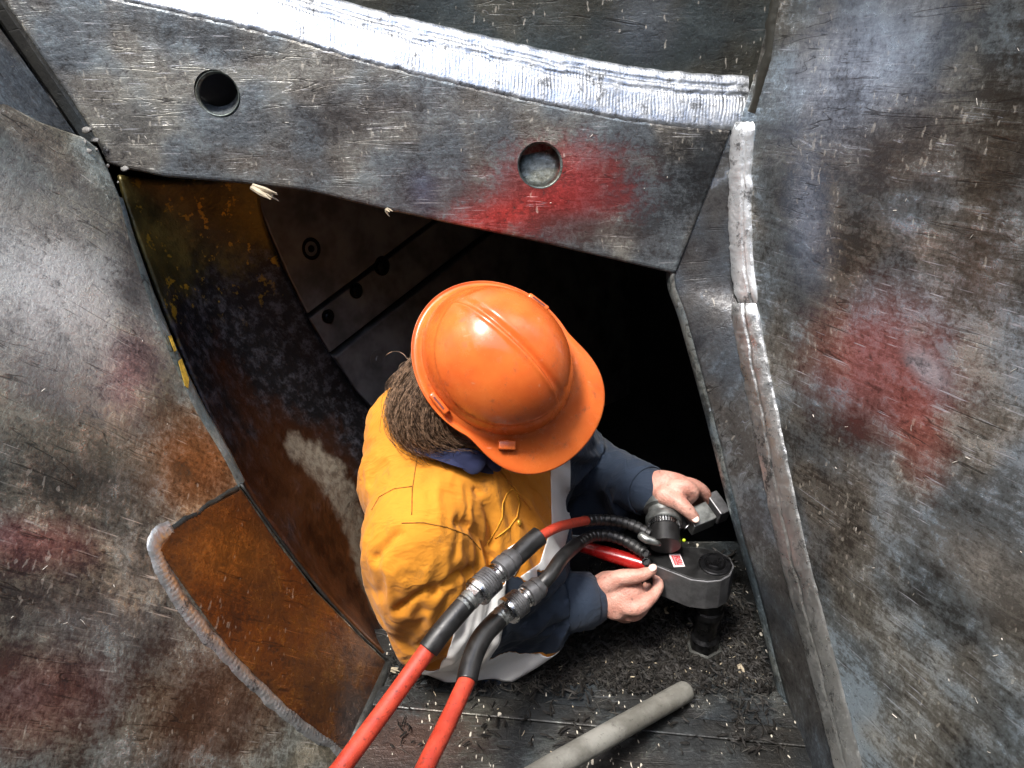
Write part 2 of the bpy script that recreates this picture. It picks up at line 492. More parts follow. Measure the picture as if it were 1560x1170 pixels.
def weld_band(name, A, Bq, mat, parent, bulge=0.004, pitch=0.005, amp=0.0009, runs=(0.62, 0.8), seed=0, side=26, taper=False, edge=0.0025):
    """Weld metal filling the corner between two lines A and Bq (lists of points): rippled run plus wavy narrow runs beside it."""
    A = spline(A, 10); Bq = spline(Bq, 10)
    def resample(L_, n):
        cum = [0]
        for p, q in zip(L_, L_[1:]): cum.append(cum[-1] + (q - p).length)
        out, k = [], 0
        for i in range(n + 1):
            s = cum[-1] * i / n
            while k < len(cum) - 2 and cum[k + 1] < s: k += 1
            out.append(L_[k].lerp(L_[k + 1], (s - cum[k]) / max(1e-9, cum[k + 1] - cum[k])))
        return out, cum[-1]
    Ln = resample(A, 4)[1]
    n = int(Ln / (pitch / 3.2))
    A, _ = resample(A, n); Bq, _ = resample(Bq, n)
    bm = bmesh.new(); rows = []
    for i, (p, q) in enumerate(zip(A, Bq)):
        s = Ln * i / n
        ax = (A[min(i + 1, n)] - A[max(i - 1, 0)]).normalized()
        nn = ax.cross(q - p).normalized()
        if nn.dot(CAM - p) < 0: nn = -nn
        lat = (q - p).normalized(); w = (q - p).length
        row = []
        for j in range(side + 1):
            t = j / side
            e = edge * (noise.noise(Vector((s * 55, seed + 3, 0))) + 0.6 * noise.noise(Vector((s * 160, seed, 4)))) * (1 - t) ** 3 + edge * (noise.noise(Vector((s * 48, seed + 8, 0)))) * t ** 3
            h = bulge * (4 * t * (1 - t)) ** 0.7 * (1 + 0.3 * noise.noise(Vector((s * 26, t * 2, seed))))
            wob = 0.05 * noise.noise(Vector((s * 26, seed + 5, 0))) + 0.02 * noise.noise(Vector((s * 80, seed + 6, 0)))
            k = 0.0
            for r_ in runs:                                    # dark grooves between the runs
                k += math.exp(-((t - r_ - wob) / 0.022) ** 2)
            zone = 1.0 if not runs or t < runs[0] + wob else 0.35
            ph = s / pitch - (1 - (2 * t - 1) ** 2) * 0.6 + 0.7 * noise.noise(Vector((s * 60, t * 3, seed)))
            h += -0.0036 * k - amp * zone * abs((ph % 1) - 0.5) * 2 * min(1, 5 * t, 5 * (1 - t)) * (0.6 + 0.8 * noise.noise(Vector((s * 14, t * 3, seed + 2))))
            if j in (0, side): h = -0.0015
            if taper: h -= 0.006 * (max(0, 1 - s / 0.02) ** 2 + max(0, 1 - (Ln - s) / 0.02) ** 2)
            row.append(bm.verts.new(p.lerp(q, t) + lat * e + nn * h))
        rows.append(row)
    for x, y in zip(rows, rows[1:]):
        for j in range(side): bm.faces.new((x[j], x[j + 1], y[j + 1], y[j]))
    bm.normal_update(); bm.faces.ensure_lookup_table()
    f0 = bm.faces[len(bm.faces) // 2]
    if f0.normal.dot(CAM - f0.calc_center_median()) < 0: bmesh.ops.reverse_faces(bm, faces=bm.faces)
    return obj(name, bm, mat, parent, True)

def up_to(p, pl, z):
    """Slide p up inside plane pl to height z (steepest line)."""
    g = Vector((0, 0, 1)) - pl.n * pl.n.z
    return p + g * ((z - p.z) / g.z)

# ------------------------------------------------------------------ ground and added light-limiting casing round the chute
bm = bmesh.new()
for x, y in ((-60, -60), (60, -60), (60, 60), (-60, 60)): bm.verts.new((x, y, -1.16))
bm.faces.new(bm.verts)
tag(obj('ground', bm, plain('yard_gravel', (0.2, 0.18, 0.15), 0.95, 0, 0.4, 8)), None, kind='structure')

X0, X1, Y0, Y1, ZB, ZT = -1.55, 1.15, -0.9, 2.3, -1.05, 2.3
OX0, OX1, OY0, OY1 = -1.35, 0.75, -0.50, 1.40       # opening in the added lid, sized to let in sky and sun
casing = empty('unseen_casing', (0, 0.7, ZB), 'unseen dark steel box added round the chute and pit to limit the light', 'casing')
del casing['category']; casing['kind'] = 'structure'
def wallbox(name, a, b):
    bm = bmesh.new()
    a, b = Vector(a), Vector(b)
    box(bm, (a + b) / 2, Vector((1, 0, 0)), Vector((0, 1, 0)), Vector((0, 0, 1)), *(b - a))
    bmesh.ops.recalc_face_normals(bm, faces=bm.faces)
    return obj(name, bm, M_unseen_casing, casing)
T = 0.02
wallbox('side_panel', (X0 - T, Y0, ZB), (X0, Y1, ZT))
wallbox('side_panel', (X1, Y0, ZB), (X1 + T, Y1, ZT))
wallbox('end_panel', (X0 - T, Y0 - T, ZB), (X1 + T, Y0, ZT))
wallbox('end_panel', (X0 - T, Y1, ZB), (X1 + T, Y1 + T, ZT))
wallbox('base_panel', (X0 - T, Y0 - T, ZB - T), (X1 + T, Y1 + T, ZB))
wallbox('shade_lid_panel', (X0 - T, Y0 - T, ZT), (OX0, Y1 + T, ZT + T))
wallbox('shade_lid_panel', (OX1, Y0 - T, ZT), (X1 + T, Y1 + T, ZT + T))
wallbox('shade_lid_panel', (OX0, Y0 - T, ZT), (OX1, OY0, ZT + T))
wallbox('shade_lid_panel', (OX0, OY1, ZT), (OX1, Y1 + T, ZT + T))
wallbox('pit_shade_roof', (X0, 1.22, 0.84), (X1, Y1, 0.86))  # added to keep stray light out of the pit

# ------------------------------------------------------------------ the chute
chute = empty('steel_chute', (0, 0.9, 0), 'worn grey steel feed chute with welded plates round the dark opening', 'chute')

# back plate over the opening (two round bolt holes are cut through it)
lip = [(170, 258), (184, 256), (250, 270), (380, 281), (470, 292), (590, 321), (800, 365), (1030, 418)]
bp = plate('back_plate', PL_BACK, [(10, 10), (136, 196), (162, 250)] + lip[1:] + [(1085, 280), (1116, 196), (1060, 192), (960, 181), (840, 158), (700, 126), (560, 92), (440, 56), (330, 29), (150, -11), (-30, -60)], 0.045, M_back, chute, 0.006, segs=3)
cs = []
for (hx, hy, r) in ((331, 143, 0.030), (823, 252, 0.0335)):
    bm = bmesh.new()
    c = PL_BACK.at(hx, hy)
    ax = (PL_BACK.n * 1.0 + Vector((0.25, 0.1, -0.35)) * (1 if hx < 500 else 0.35)).normalized()
    cyl(bm, c + ax * 0.05, c - ax * (0.034 if hx > 500 else 0.09), r, r, 40)
    cs.append(obj('cutter', bm))
cut(bp, cs)
set_uv(bp, PL_BACK)
# countersunk bright rims and pocket floors of the bolt holes
def ring_part(name, c, ax, r0, r1, h0, h1, mat, parent, n=40):
    bm = bmesh.new()
    x, y, a = frame_of(ax)
    vs = []
    for i in range(n):
        t = 2 * math.pi * i / n
        d = x * math.cos(t) + y * math.sin(t)
        vs.append([bm.verts.new(c + d * r0 + a * h0), bm.verts.new(c + d * r1 + a * h1), bm.verts.new(c + d * r1 + a * (h1 - 0.004)), bm.verts.new(c + d * r0 + a * (h0 - 0.004))])
    for i in range(n):
        j = (i + 1) % n
        for k in range(4):
            l = (k + 1) % 4
            bm.faces.new((vs[i][k], vs[j][k], vs[j][l], vs[i][l]))
    bmesh.ops.recalc_face_normals(bm, faces=bm.faces)
    return obj(name, bm, mat, parent, True)
M_hole = steel('pocket_steel', (0.07, 0.07, 0.06), (0.16, 0.165, 0.155), (0.4, 0.42, 0.41), seed=1.1, coords='obj', flecks=1.0, metal=0.7)
for (hx, hy, r) in ((331, 143, 0.030), (823, 252, 0.0335)):
    ring_part('hole_rim', PL_BACK.at(hx, hy), PL_BACK.n, r - 0.003, r + 0.0003, -0.006, -0.0002, M_hole, chute)

for (hx, hy, r) in ((823, 252, 0.0335),):
    bm = bmesh.new()
    c_ = PL_BACK.at(hx, hy) - PL_BACK.n * 0.024
    tilt = (PL_BACK.n + Vector((0.3 if hx < 500 else 0.0, 0, 0.45))).normalized()
    lathe(bm, c_ - tilt * 0.012, tilt, [(0, r * 0.9), (0.006, r * 1.15), (0.012, r * 1.15), (0.0105, r * 0.7), (0.0115, r * 0.4), (0.0115, 0.001)], 40)
    obj('hole_floor', bm, M_hole, chute, True)
# small corner plate left of the dark joint, and the left wall
P0 = up_to(PL_LEFT.at(0, 150), PL_LEFT, 0.86)
cpl = Plane(PL_BACK.at(0, 35), PL_BACK.at(118, 205), PL_LEFT.at(0, 152))
plate('corner_plate', cpl, [(-120, -110), (-4, 34), (120, 208), (60, 190), (0, 158), (-130, 90)], 0.03, M_back, chute, 0.004)
bm = bmesh.new()
tube(bm, [PL_BACK.at(-60, -70, -0.03), PL_BACK.at(70, 120, -0.03), PL_BACK.at(135, 215, -0.03)], 0.02, 8)
obj('joint_backing', bm, M_dark, chute)
edgeL = [(168, 262), (184, 300), (200, 362), (226, 445), (260, 535), (300, 622), (340, 690), (366, 740)]
lw_top = [PL_LEFT.at(150, 225), PL_LEFT.at(128, 208), PL_LEFT.at(62, 185), PL_LEFT.at(0, 152)]
far = PL_LEFT.at(-40, 130)
a_h = PL_LEFT.n.cross(Vector((0, 0, 1))).normalized()
if a_h.y > 0: a_h = -a_h                                  # along the wall, towards the viewer
low = PL_LEFT.at(520, 1172)
poly = edgeL + [(480, 897), (590, 1008), low, low + a_h * 1.15]
tl = up_to(low + a_h * 1.15, PL_LEFT, 2.25); tr = up_to(far, PL_LEFT, 2.25)
lw = plate('left_wall_plate', PL_LEFT, poly + [tl, tr, far] + lw_top[::-1], 0.026, M_left, chute, 0.0035)

# bluish cut edge of the left plate along the opening
bm = bmesh.new()
ep = spline([PL_LEFT.at(x, y, -0.006) for x, y in edgeL[1:]], 6)
rows = []
for i, p in enumerate(ep):
    t = i / (len(ep) - 1)
    w = 0.010 + 0.014 * math.sin(min(1, t * 1.15) * math.pi * 0.62)
    a = (ep[min(i + 1, len(ep) - 1)] - ep[max(0, i - 1)]).normalized()
    s = a.cross(PL_LEFT.n).normalized()
    if s.x < 0: s = -s
    j = 0.0008 * noise.noise(Vector((t * 40, 0, 0)))
    rows.append([bm.verts.new(p - s * 0.004 + PL_LEFT.n * 0.0065), bm.verts.new(p + s * (w * 0.55 + j) + PL_LEFT.n * 0.0035), bm.verts.new(p + s * (w + j) - PL_LEFT.n * 0.004), bm.verts.new(p + s * w - PL_LEFT.n * 0.03)])
for a, b in zip(rows, rows[1:]):
    for k in range(3): bm.faces.new((a[k], a[k + 1], b[k + 1], b[k]))
bmesh.ops.recalc_face_normals(bm, faces=bm.faces)
eo = obj('cut_edge', bm, M_edge, chute, True)
# worn yellow paint left on that edge
M_yel = plain('old_yellow_paint', (0.42, 0.27, 0.03), 0.6, 0, 0.5, 90, 0.4)

plate('paint_mark', PL_LEFT, [(271, 550), (276, 547), (287, 578), (286, 592), (281, 588)], 0.001, M_yel, chute, 0, lift=0.0015)
plate('paint_mark', PL_LEFT, [(256, 512), (260, 511), (268, 534), (265, 536)], 0.001, M_yel, chute, 0, lift=0.0015)
# patch plate, rusted brown, with its weld seam
patch = [(262, 806), (300, 780), (366, 746), (420, 826), (480, 902), (545, 968), (588, 1010), (524, 1146), (440, 1080), (350, 990), (285, 900), (240, 838)]
plate('patch_plate', PL_LEFT, patch, 0.008, M_patch, chute, 0.002, lift=0.003)
nL = PL_LEFT.n
weld('patch_weld', spline([PL_LEFT.at(x, y, 0.001) for x, y in ((262, 806), (236, 826), (240, 852), (268, 905), (312, 962), (368, 1022), (440, 1090), (530, 1152))], 6),
     lambda t: 0.030 - 0.008 * t, 0.0026, nL, M_weldw, chute, 0.007, 0.0012, seed=11, wob=0.003)
weld('seam_weld', spline([PL_LEFT.at(x, y, 0.0) for x, y in ((262, 806), (300, 782), (330, 762), (362, 744))], 6),
     0.012, 0.0035, nL, M_dark, chute, 0.006, 0.0008, seed=15)
bm = bmesh.new()
jp = spline([PL_LEFT.at(x, y, 0.004) for x, y in ((364, 738), (425, 824), (485, 900), (545, 966), (592, 1010))], 8)
tube(bm, [p + nL * 0.001 * noise.noise(p * 60) for p in jp], [0.0022 + 0.0012 * noise.noise(p * 40) for p in jp], 8)
obj('joint_seam', bm, M_dark, chute, True)
bm = bmesh.new()
tube(bm, [PL_LEFT.at(594, 1006, 0.0), PL_LEFT.at(560, 1080, 0.0), PL_LEFT.at(515, 1180, 0.0)], 0.012, 10)
obj('floor_joint', bm, M_dark, chute, True)

# recessed curved liner beyond the left edge
A_ = [(178, 268, 1.165), (195, 330, 1.17), (235, 440, 1.185), (290, 575, 1.205), (365, 735, 1.232), (425, 822, 1.268), (482, 897, 1.31), (548, 966, 1.365), (598, 1012, 1.43)]
B_ = [(392, 262, 1.27), (400, 330, 1.33), (430, 410, 1.40), (478, 505, 1.47), (535, 590, 1.55), (600, 680, 1.62), (640, 790, 1.68), (670, 900, 1.72), (690, 1010, 1.76)]
NA, NB = 60, 36
As = spline([P(*p) for p in A_], NA // 8); Bs = spline([P(*p) for p in B_], NA // 8)
bm = bmesh.new(); uvs = {}
grid = []
for i, (a, b) in enumerate(zip(As, Bs)):
    row = []
    for j in range(NB + 1):
        t = j / NB
        p = a.lerp(b, t)
        bulge = math.sin(math.pi * t) * 0.045
        p = p - PL_LEFT.n * bulge * (0.55 + 0.45 * i / len(As)) + PL_LEFT.n * 0.0015 * noise.noise(p * 9)
        v = bm.verts.new(p); row.append(v)
    grid.append(row)
for a, b in zip(grid, grid[1:]):
    for j in range(NB): bm.faces.new((a[j], a[j + 1], b[j + 1], b[j]))
bmesh.ops.recalc_face_normals(bm, faces=bm.faces)
bmesh.ops.solidify(bm, geom=list(bm.faces), thickness=0.006)
def BO(px, py, d, r, col, k, ry=None): return (px, py, d, r, col, k, ry)
liner = obj('liner_plate', bm, None, chute, True)
bm = bmesh.new(); bm.from_mesh(liner.data); lb = BVHTree.FromBMesh(bm); bm.free()
t = NT('liner_steel')
co = t.objco()
c1 = t.noise(co, 9, 5, 0.7); c2 = t.noise(t.mapping(co, scale=(12, 60, 50)), 1, 4, 0.75)
z = t.n('ShaderNodeSeparateXYZ'); t.put(z.inputs[0], co)
zz = t.math('ADD', z.outputs[2], t.math('MULTIPLY', t.math('SUBTRACT', c1, 0.5), 0.25))
black = t.mix(t.rng(c2, 0.45, 0.7), (0.014, 0.014, 0.016), (0.085, 0.085, 0.10))
rust = t.mix(t.rng(c1, 0.35, 0.7), (0.065, 0.024, 0.010), (0.21, 0.078, 0.022))
oliv = t.mix(t.rng(c1, 0.4, 0.65), (0.05, 0.042, 0.015), (0.15, 0.115, 0.03))
key = t.math('ADD', zz, t.math('MULTIPLY', t.math('ADD', z.outputs[0], 0.45), 1.6))
col = t.mix(t.rng(key, 0.37, 0.46), rust, black)
col = t.mix(t.rng(zz, 0.56, 0.64), col, oliv)
yl = t.noise(co, 45, 3, 0.7)
col = t.mix(t.math('MULTIPLY', t.rng(yl, 0.6, 0.66), t.rng(zz, 0.50, 0.60)), col, (0.32, 0.2, 0.02))
sun_patch = None  # pale sunlit band beside the shirt, painted into the liner colour
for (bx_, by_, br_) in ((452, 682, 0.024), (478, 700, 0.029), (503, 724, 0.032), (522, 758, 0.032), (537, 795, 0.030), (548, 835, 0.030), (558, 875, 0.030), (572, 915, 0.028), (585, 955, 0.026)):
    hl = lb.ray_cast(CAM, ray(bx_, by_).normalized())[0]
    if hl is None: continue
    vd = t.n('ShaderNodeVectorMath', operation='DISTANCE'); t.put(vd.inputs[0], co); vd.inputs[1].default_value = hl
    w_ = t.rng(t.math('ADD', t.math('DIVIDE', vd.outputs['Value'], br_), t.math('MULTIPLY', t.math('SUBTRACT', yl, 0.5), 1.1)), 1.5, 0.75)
    sun_patch = w_ if sun_patch is None else t.math('MAXIMUM', sun_patch, w_)
col = t.mix(t.math('MULTIPLY', sun_patch, t.rng(c2, 0.36, 0.6, 0.35, 0.8)), col, (0.55, 0.49, 0.37))
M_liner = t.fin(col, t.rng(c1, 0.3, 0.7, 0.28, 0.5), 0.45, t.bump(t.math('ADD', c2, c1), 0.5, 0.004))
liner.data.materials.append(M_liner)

# upper plate behind the long weld, rising to the rim of the added casing
q0, q1 = PL_TOP.at(-200, -190), PL_TOP.at(1210, 160)
plate('upper_plate', PL_TOP, [(-250, -170), (430, 12), (800, 118), (1230, 165), up_to(q1 + Vector((0.05, 0, 0)), PL_TOP, 2.25), up_to(q0 - Vector((0.7, 0, 0)), PL_TOP, 2.25), q0 - Vector((0.7, 0, 0))], 0.02, M_top, chute, 0.003)
nW = (PL_BACK.n * 0.6 + PL_TOP.n * 0.2 + Vector((0, -0.25, 0.75))).normalized()
midW = [(150, -45), (330, -5), (440, 22), (560, 58), (700, 92), (840, 124), (960, 147), (1060, 158), (1140, 162)]
weld_band('back_weld', [PL_BACK.at(x, y + 37, 0.0005) for x, y in midW], [PL_TOP.at(x, y - 48, 0.0005) for x, y in midW], M_weld, chute, 0.004, 0.0048, 0.0011, (0.60, 0.77), 21)

# right side: corner plate along the opening, long vertical weld, main wall
edgeR = [(1112, 176, 1.163), (1062, 300, 1.192), (1024, 412, 1.225), (1044, 490, 1.235), (1082, 630, 1.255), (1120, 780, 1.28), (1160, 920, 1.305), (1200, 1080, 1.33), (1232, 1185, 1.26)]
weldR = [(1128, 178), (1120, 300), (1122, 430), (1140, 480), (1158, 570), (1180, 690), (1205, 810), (1246, 980), (1290, 1185)]
ER = spline([P(*p) for p in edgeR], 8)
WR = spline([PL_RIGHT.at(x, y, 0.0) for x, y in weldR], 8)
bm = bmesh.new()
g = []
for a, b in zip(ER, WR):
    g.append([bm.verts.new(a.lerp(b, j / 10) + PL_RIGHT.n * (0.0012 * noise.noise(a.lerp(b, j / 10) * 14) + (0.004 * math.sin(math.pi * j / 10)))) for j in range(11)])
for a, b in zip(g, g[1:]):
    for j in range(10): bm.faces.new((a[j], a[j + 1], b[j + 1], b[j]))
bmesh.ops.recalc_face_normals(bm, faces=bm.faces)
bm.faces.ensure_lookup_table()
if bm.faces[40].normal.dot(CAM - bm.faces[40].calc_center_median()) < 0: bmesh.ops.reverse_faces(bm, faces=bm.faces)
co_ = obj('opening_plate', bm, M_cham, chute, True)
m = co_.modifiers.new('t', 'SOLIDIFY'); m.thickness = 0.03; m.offset = -1
apply_mods(co_)
# bright worn arris along the opening
bm = bmesh.new()
er = ER[16:]
rows = []
for i, p in enumerate(er):
    a = (er[min(i + 1, len(er) - 1)] - er[max(0, i - 1)]).normalized()
    s = a.cross(CAM - p).normalized()
    if s.x > 0: s = -s
    n_ = s.cross(a).normalized()
    if n_.dot(CAM - p) < 0: n_ = -n_
    j = 0.0007 * noise.noise(p * 70)
    rows.append([bm.verts.new(p - s * (0.0035 + j) + n_ * 0.003), bm.verts.new(p + s * (0.0015 + j) + n_ * 0.002), bm.verts.new(p + s * 0.0085 - n_ * 0.012), bm.verts.new(p + s * 0.009 - n_ * 0.045)])
for a, b in zip(rows, rows[1:]):
    for k in range(3): bm.faces.new((a[k], a[k + 1], b[k + 1], b[k]))
bmesh.ops.recalc_face_normals(bm, faces=bm.faces)
obj('opening_edge', bm, steel('arris_steel', (0.02, 0.024, 0.028), (0.06, 0.07, 0.08), (0.22, 0.25, 0.28), rot=0.2, seed=3.9, coords='obj', flecks=0.2, metal=0.6), chute, True)

e_h = PL_RIGHT.n.cross(Vector((0, 0, 1))).normalized()
if e_h.y > 0: e_h = -e_h
br = PL_RIGHT.at(1290, 1185); tl_ = PL_RIGHT.at(1185, -40)
rb = br + e_h * 1.3 - Vector((0, 0, 0.05)); 
rw_ = plate('right_wall_plate', PL_RIGHT, [(1185, -40), (1150, 110)] + weldR + [br - Vector((0, 0, 0.12)), rb - Vector((0, 0, 0.1)), up_to(rb, PL_RIGHT, 2.25), up_to(tl_, PL_RIGHT, 2.25)], 0.025, M_right, chute, 0.003)
nR = ((CAM - PL_RIGHT.at(1130, 320)).normalized() * 0.9 + PL_RIGHT.n * 0.35 + Vector((0, 0, 0.25))).normalized()
def surf(px, py):
    best = None
    for o_ in (co_, rw_):
        r = ray(px, py).normalized()
        h = BV[o_.name].ray_cast(CAM, r)
        if h[0] is not None and (best is None or h[3] < best[1]): best = (h[0], h[3])
    return best[0] if best else PL_RIGHT.at(px, py)
BV = {}
for o_ in (co_, rw_):
    bm = bmesh.new(); bm.from_mesh(o_.data); BV[o_.name] = BVHTree.FromBMesh(bm); bm.free()
up_w = [(1130, 186), (1126, 250), (1125, 330), (1128, 400), (1136, 462)]
low_w = [(1130, 462), (1145, 545), (1163, 635), (1184, 740), (1207, 845), (1240, 970), (1295, 1185)]
weld_band('corner_weld', [surf(x - 15, y) + nR * 0.001 for x, y in up_w], [surf(x + 20, y) + nR * 0.001 for x, y in up_w], M_weldb, chute, 0.0075, 0.011, 0.0011, (0.74,), 41, edge=0.005, taper=True)
weld_band('lower_weld', [surf(x - 20, y) + nR * 0.001 for x, y in low_w], [surf(x + 24, y) + nR * 0.001 for x, y in low_w], M_weld2, chute, 0.0055, 0.010, 0.0014, (0.52,), 45, taper=True)
# fillet in the corner between upper plate and right wall
weld('corner_fillet', [PL_RIGHT.at(1148, 172, 0.0), PL_RIGHT.at(1172, 90, 0.0), PL_RIGHT.at(1190, -40, 0.0), up_to(PL_RIGHT.at(1190, -40), PL_RIGHT, 1.5)], 0.022, 0.003, (PL_RIGHT.n + PL_TOP.n).normalized(), M_top, chute, 0.012, 0.001, seed=53)

# ------------------------------------------------------------------ pit deck
M_deck = steel('grimy_deck_steel', (0.007, 0.007, 0.008), (0.02, 0.021, 0.023), (0.06, 0.064, 0.07), rot=0.1, seed=9.4, metal=0.4, rough=(0.2, 0.5), flecks=1.0)
M_deck2 = steel('front_deck_steel', (0.008, 0.008, 0.008), (0.022, 0.021, 0.021), (0.06, 0.06, 0.058), rot=0.15, seed=12.4, metal=0.5, rough=(0.3, 0.55), flecks=0.9, blobs=[
    B(PL_DECK, 620, 1130, 120, 60, 0, (0.09, 0.045, 0.03), 0.6)])
deck = empty('pit_deck', (0.2, 0.6, -0.02), 'grimy dark steel deck plates strewn with bark below the wrench', 'deck')
del deck['category']; deck['kind'] = 'structure'
def dp(px, py): return PL_DECK.at(px, py)
Vd = lambda x, y: Vector((x, y, 0))
pA, pB = dp(560, 1040), dp(1260, 1118)
plate('rear_deck_plate', PL_DECK, [Vd(pA.x - .06, pA.y), Vd(pB.x, pB.y), Vd(0.75, 1.15), Vd(0.16, 1.15), Vd(0.14, 0.96), Vd(-0.27, 0.93)], 0.02, M_deck, deck, 0.002)
qA, qB = dp(540, 1068), dp(1270, 1145)
plate('ledge_strip', PL_DECK, [Vd(qA.x - .08, qA.y), Vd(qB.x, qB.y), Vd(pB.x, pB.y + 0.001), Vd(pA.x - .06, pA.y + 0.001)], 0.02, M_deck2, deck, 0.0025, lift=0.006)
plate('front_deck_plate', PL_DECK, [Vd(qA.x - .08, qA.y - 0.003), Vd(qB.x + .3, qB.y - 0.003), Vd(0.9, -0.85), Vd(-0.5, -0.85)], 0.02, M_deck2, deck, 0.002, lift=0.002)
CLOTH_FRAMES = 18

# ------------------------------------------------------------------ rotor disc in the dark behind the worker
PL_DISC = Plane(P(400, 300, 1.44), P(505, 540, 1.60), P(720, 400, 1.90))
M_disc = plain('rotor_paint', (0.27, 0.26, 0.245), 0.45, 0.3, 0.35, 14, 0.3, 0.002)
M_bolt = plain('black_bolt', (0.012, 0.012, 0.012), 0.35, 0.6, 0.3, 60)
disc = empty('rotor_disc', PL_DISC.at(560, 560), 'dark bolted rotor disc in the shade behind the orange hard hat', 'rotor')
rp1 = plate('rotor_plate', PL_DISC, [(366, 235), (388, 292), (412, 355), (440, 420), (469, 478), (700, 305), (760, 150)], 0.03, M_disc, disc, 0.003)
rp2 = plate('clamp_strip', PL_DISC, [(473, 485), (504, 537), (760, 338), (706, 309)], 0.03, M_disc, disc, 0.002, lift=-0.002)
rp3 = plate('rotor_plate', PL_DISC, [(509, 544), (545, 598), (600, 655), (690, 730), (960, 600), (960, 200), (766, 342)], 0.03, M_disc, disc, 0.004, lift=0.003)
for bx, by, br_, sink in ((474, 379, 17, 1), (543, 443, 12, 0), (500, 482, 11, 0), (582, 405, 15, 0), (575, 547, 16, 1)):
    c = PL_DISC.at(bx, by, 0.0035 if by > 545 else 0.0)
    r = br_ * (c - CAM).dot(FWD) / FPX
    bm = bmesh.new()
    if sink:
        lathe(bm, c, PL_DISC.n, [(-0.004, r), (0.0012, r), (0.0012, r * 0.82), (-0.0005, r * 0.6), (-0.0005, r * 0.35), (0.002, r * 0.3), (0.002, r * 0.05)], 28)
    else:
        lathe(bm, c, PL_DISC.n, [(-0.004, r), (0.001, r), (0.001, r * 0.78), (0.006, r * 0.74), (0.008, r * 0.6), (0.008, r * 0.05)], 28)
    smooth_by_angle(obj('bolt', bm, M_bolt if by < 500 or not sink else M_disc, (rp3 if by > 500 else rp1) if sink else rp2))

# ------------------------------------------------------------------ worker
M_skin = None
def skin_mat():
    t = NT('skin')
    co = t.objco()
    a = t.noise(co, 40, 4, 0.65); b = t.noise(co, 320, 2, 0.6)
    c = t.mix(t.rng(a, 0.35, 0.7), (0.43, 0.20, 0.15), (0.54, 0.30, 0.235))
    g = t.noise(co, 90, 4, 0.7)
    c = t.mix(t.rng(g, 0.54, 0.70, 0, 0.65), c, (0.13, 0.08, 0.065))
    return t.fin(c, 0.5, 0, t.bump(t.math('ADD', t.math('ADD', b, a), t.math('MULTIPLY', g, 1.2)), 0.6, 0.0018), **{'Subsurface Weight': 0.06, 'Subsurface Scale': 0.01})
M_skin = skin_mat()
def cloth_mat(name, c0, c1, grime, k=0.35):
    t = NT(name)
    co = t.objco()
    a = t.noise(co, 7, 5, 0.6)
    w = t.n('ShaderNodeTexWave', wave_type='BANDS'); t.put(w.inputs['Vector'], t.mapping(co, scale=(1, 1, 1))); t.put(w.inputs['Scale'], 260); t.put(w.inputs['Distortion'], 2.0)
    c = t.mix(t.rng(a, 0.3, 0.7), c0, c1)
    g = t.noise(co, 22, 6, 0.75)
    c = t.mix(t.rng(g, 0.56, 0.74, 0, k), c, grime)
    b = t.noise(co, 60, 3, 0.6)
    cr = t.noise(t.mapping(co, rot=0.6, scale=(9, 26, 14)), 1.0, 3, 0.6, 1.0)
    cr = t.math('MULTIPLY', t.math('ABSOLUTE', t.math('SUBTRACT', cr, 0.5)), -3.0)
    hgt = t.math('ADD', t.math('MULTIPLY', w.outputs[0], 0.05), t.math('ADD', t.math('MULTIPLY', b, 0.3), cr))
    return t.fin(c, 0.85, 0, t.bump(hgt, 0.35, 0.007), **{'Sheen Weight': 0.08})
M_hivis = cloth_mat('hi_vis_orange_yellow_cotton', (0.52, 0.185, 0.007), (0.61, 0.235, 0.010), (0.16, 0.07, 0.02), 0.6)
M_navy = cloth_mat('navy_cotton', (0.006, 0.014, 0.030), (0.011, 0.023, 0.045), (0.022, 0.024, 0.026), 0.5)
M_tape = plain('silver_reflective_tape', (0.96, 0.96, 0.95), 0.42, 0.25, 0.02, 400, 0.1, 0.0005)
M_seam = plain('seam_thread', (0.26, 0.11, 0.01), 0.9, 0, 0.3, 200)
M_pipe_y = plain('yellow_piping', (0.62, 0.28, 0.015), 0.7, 0, 0.2, 200)

SR, SL = P(628, 805, 1.17), P(815, 660, 1.39)
MID = (SR + SL) / 2
SHD = (SL - SR).normalized()
FACE = Vector((-SHD.y, SHD.x, 0)).normalized() * -1
NECK = P(693, 672, 1.225)
HU = (RGT * 0.17 + UPV * 0.20 - FWD * 0.97).normalized()      # crown of the head
HF = RGT * 0.72 - UPV * 0.69
HF = (HF - HU * HF.dot(HU)).normalized()                     # where the face looks
HS = HU.cross(HF)                                            # the person's left
HC = P(752, 559, 1.165)                                      # middle of the head
PELV = MID + Vector((0, 0, -0.50)) - FACE * 0.05
CHEST = MID + Vector((0, 0, -0.17)) + FACE * 0.02
WAIST = MID + Vector((0, 0, -0.38)) - FACE * 0.02
ER_ = P(672, 930, 1.262); WR_ = P(905, 915, 1.345)
EL_ = P(880, 700, 1.58); WL_ = P(992, 750, 1.392)
KR, KL = PELV + Vector((0.10, -0.18, -0.30)), PELV + Vector((0.16, 0.0, -0.30))
worker = empty('person', Vector((PELV.x, PELV.y, ZB)), 'person in orange and navy work shirt bending over the torque wrench', 'person')

def blob(bm, c, rx, ry, rz, ax=RGT, ay=Vector((0, 1, 0)), az=Vector((0, 0, 1)), n=20):
    m = Matrix(((ax.x, ay.x, az.x, c.x), (ax.y, ay.y, az.y, c.y), (ax.z, ay.z, az.z, c.z), (0, 0, 0, 1)))
    bmesh.ops.create_uvsphere(bm, u_segments=n, v_segments=n // 2 + 2, radius=1.0, matrix=m @ Matrix.Diagonal((rx, ry, rz, 1)))

